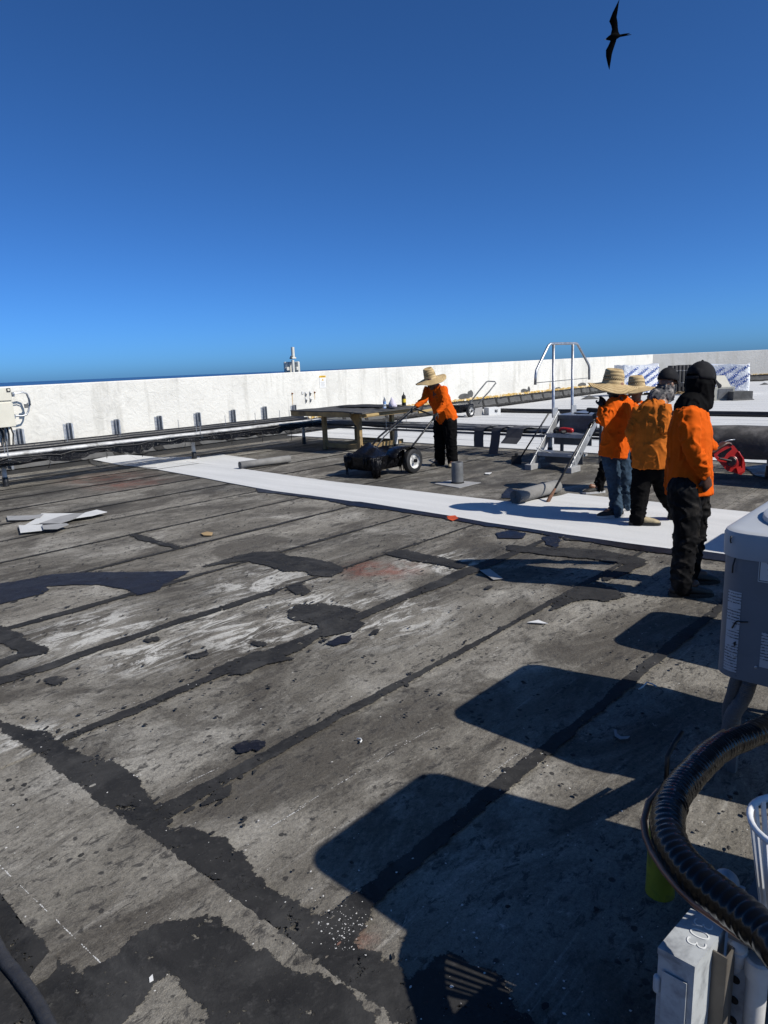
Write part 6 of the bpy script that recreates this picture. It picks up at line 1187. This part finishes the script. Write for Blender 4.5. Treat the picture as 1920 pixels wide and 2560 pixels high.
scrap(pxs(R4, [(518,432),(560,425),(618,468),(575,472)]), M['scraplight'], 'grey rectangular offcut beside the tip of the worker shadow', z=.012); scrap(pxs(R4, [(722,658),(770,648),(812,664),(760,660)]), M['signwhite'], 'thin white paper triangle on the grey membrane'); scrap(pxs(Z3, [(1200,1110),(1260,1107),(1240,1122),(1205,1120)]), M['signwhite'], 'small white paper scrap near the vent pipe', z=.014)
scrap(pxs(R6, [(1447,150),(1458,150),(1460,168),(1480,182),(1520,180),(1510,190),(1475,193),(1450,178)]), M['scraplight'], 'pale curved paper scrap in the shade near the line set', z=.012); scrap(pxs(R5, [(690,1300),(706,1284),(710,1310),(692,1320)]), M['signwhite'], 'white flake on the black patch near the bottom', z=.012); scrap(pxs(R3, [(868,272),(895,264),(920,268),(915,280),(880,280)]), simple('tan crust', (.42,.29,.14), .85, var=.4), 'tan crumbled lump on the grey membrane', 'debris', z=.012, th=.007); scrap(pxs(R4, [(375,195),(412,192),(425,205),(400,216),(380,208)]), simple('orange spray paint', (.55,.07,.01), .7, var=.4), 'orange paint mark beside the white strip', 'paint mark', z=.0135, th=.001)
solo(MB().tube([G(*R6(x,y),.014) for x,y in ((262,178),(280,178),(284,186),(278,195))], .004, 6).build('string_scrap', M['signwhite'], None, True), 'tiny bent white string on the membrane', 'string'); solo(MB().tube([G(*R4(x,y),.014) for x,y in ((1205,938),(1225,925),(1240,908),(1262,915),(1280,925))], .004, 6).build('string_scrap', M['signwhite'], None, True), 'thin white string at the edge of the middle shadow', 'string')
# crumbs of bitumen and flakes of coating (uncountable)
def crumbs(name, n, mat, size, region, label, h, seed, elong=1.6):
    rr = random.Random(seed); mb = MB()
    for k in range(n):
        c = region(rr); s_ = size*(rr.random()**2.2*1.6+.25); a0 = rr.uniform(0,6.28); q = 6; P_ = []
        d1 = Vector((math.cos(a0), math.sin(a0), 0)); d2 = Vector((-d1.y, d1.x, 0)); el_ = rr.uniform(.5,1)
        P_ = [c+d1*math.cos(i*math.tau/q)*s_*rr.uniform(.6,1.2)*elong*.7+d2*math.sin(i*math.tau/q)*s_*el_*rr.uniform(.6,1.2)+UP*.0115 for i in range(q)]; ap = c+UP*(.0115+s_*h*rr.uniform(.4,1.2)); mb.add(P_+[ap], [(i,(i+1)%q,q) for i in range(q)])
    o = mb.build(name, mat); return tag(o, label, 'debris', kind='stuff')
def reg(rr):
    while True:
        u, v = rr.uniform(.0,6.), rr.uniform(-.5,9.5); w_ = .5+.5*n3(u*.8,v*.8,4)
        if rr.random() < w_*1.1 and (rr.random() < 1.3/(.4+.2*v) or v < 3): return W(u, v, 0)
def regt(rr):
    while True:
        p = G(rr.uniform(0,1920), rr.uniform(1500,2560)); 
        if n3(p.x*2.2,p.y*2.2,8) > -.25+.5*rr.random(): return p
crumbs('bitumen_crumbs', 2600, M['tarsolid'], .0085, reg, 'dark bitumen crumbs scattered over the grey membrane', .5, 1); crumbs('coating_flakes', 420, M['chalk'], .0030, regt, 'tiny pale coating flakes scattered over the roof', .3, 2)
def reg6(rr): p = G(*R6(rr.gauss(200,70), rr.gauss(1060,60))); return p
crumbs('coating_flakes', 150, M['chalk'], .0023, reg6, 'cluster of pale flakes on the dark seam crossing near the bottom', .3, 3)

# spatter of bitumen along the edges of the seams and patches
def spatter():
    rr = random.Random(21); mb = MB(); n = 0
    while n < 2600:
        e = EDGES[rr.randrange(len(EDGES))]
        if e.y < 1. or e.y > 9 or n3(e.x*1.7, e.y*1.7, 3) < -.05: continue
        c = e+Vector((rr.gauss(0,.045), rr.gauss(0,.045), 0)); s_ = .004+.017*rr.random()**3; q = 8; a0 = rr.uniform(0,6.3); el_ = rr.uniform(.35,.9)
        P_ = []
        for i in range(q):
            a = i*math.tau/q; r_ = s_*rr.uniform(.55,1.25); x, y = math.cos(a)*r_*1.3, math.sin(a)*r_*el_; P_.append(Vector((c.x+x*math.cos(.8+a0*.2)-y*math.sin(.8+a0*.2), c.y+x*math.sin(.8+a0*.2)+y*math.cos(.8+a0*.2), .0070+n*1e-6)))
        mb.add(P_, [tuple(range(q))]); n += 1
    o = mb.build('tar_spatter', M['tarsolid'], roof); o['kind'] = 'stuff'
spatter()
def bare_spots():                                   # grey membrane showing through the worn bitumen
    rr = random.Random(22); mb = MB(); n = 0
    while n < 380:
        e = EDGES[rr.randrange(len(EDGES))]
        if e.y < 1. or e.y > 8 or n3(e.x*2.3, e.y*2.3, 9) < .0: continue
        c = e+Vector((rr.gauss(0,.03), rr.gauss(0,.03), 0)); s_ = .003+.009*rr.random()**3; q = 7; el_ = rr.uniform(.3,.8)
        P_ = [Vector((c.x+.73*math.cos(i*math.tau/q)*s_*rr.uniform(.6,1.4)*1.4-.68*math.sin(i*math.tau/q)*s_*el_, c.y+.68*math.cos(i*math.tau/q)*s_*1.4+.73*math.sin(i*math.tau/q)*s_*el_*rr.uniform(.6,1.3), .0125+n*1e-6)) for i in range(q)]
        mb.add(P_, [tuple(range(q))]); n += 1
    o = mb.build('worn_spots', M['roof'], roof); o['kind'] = 'stuff'
bare_spots()
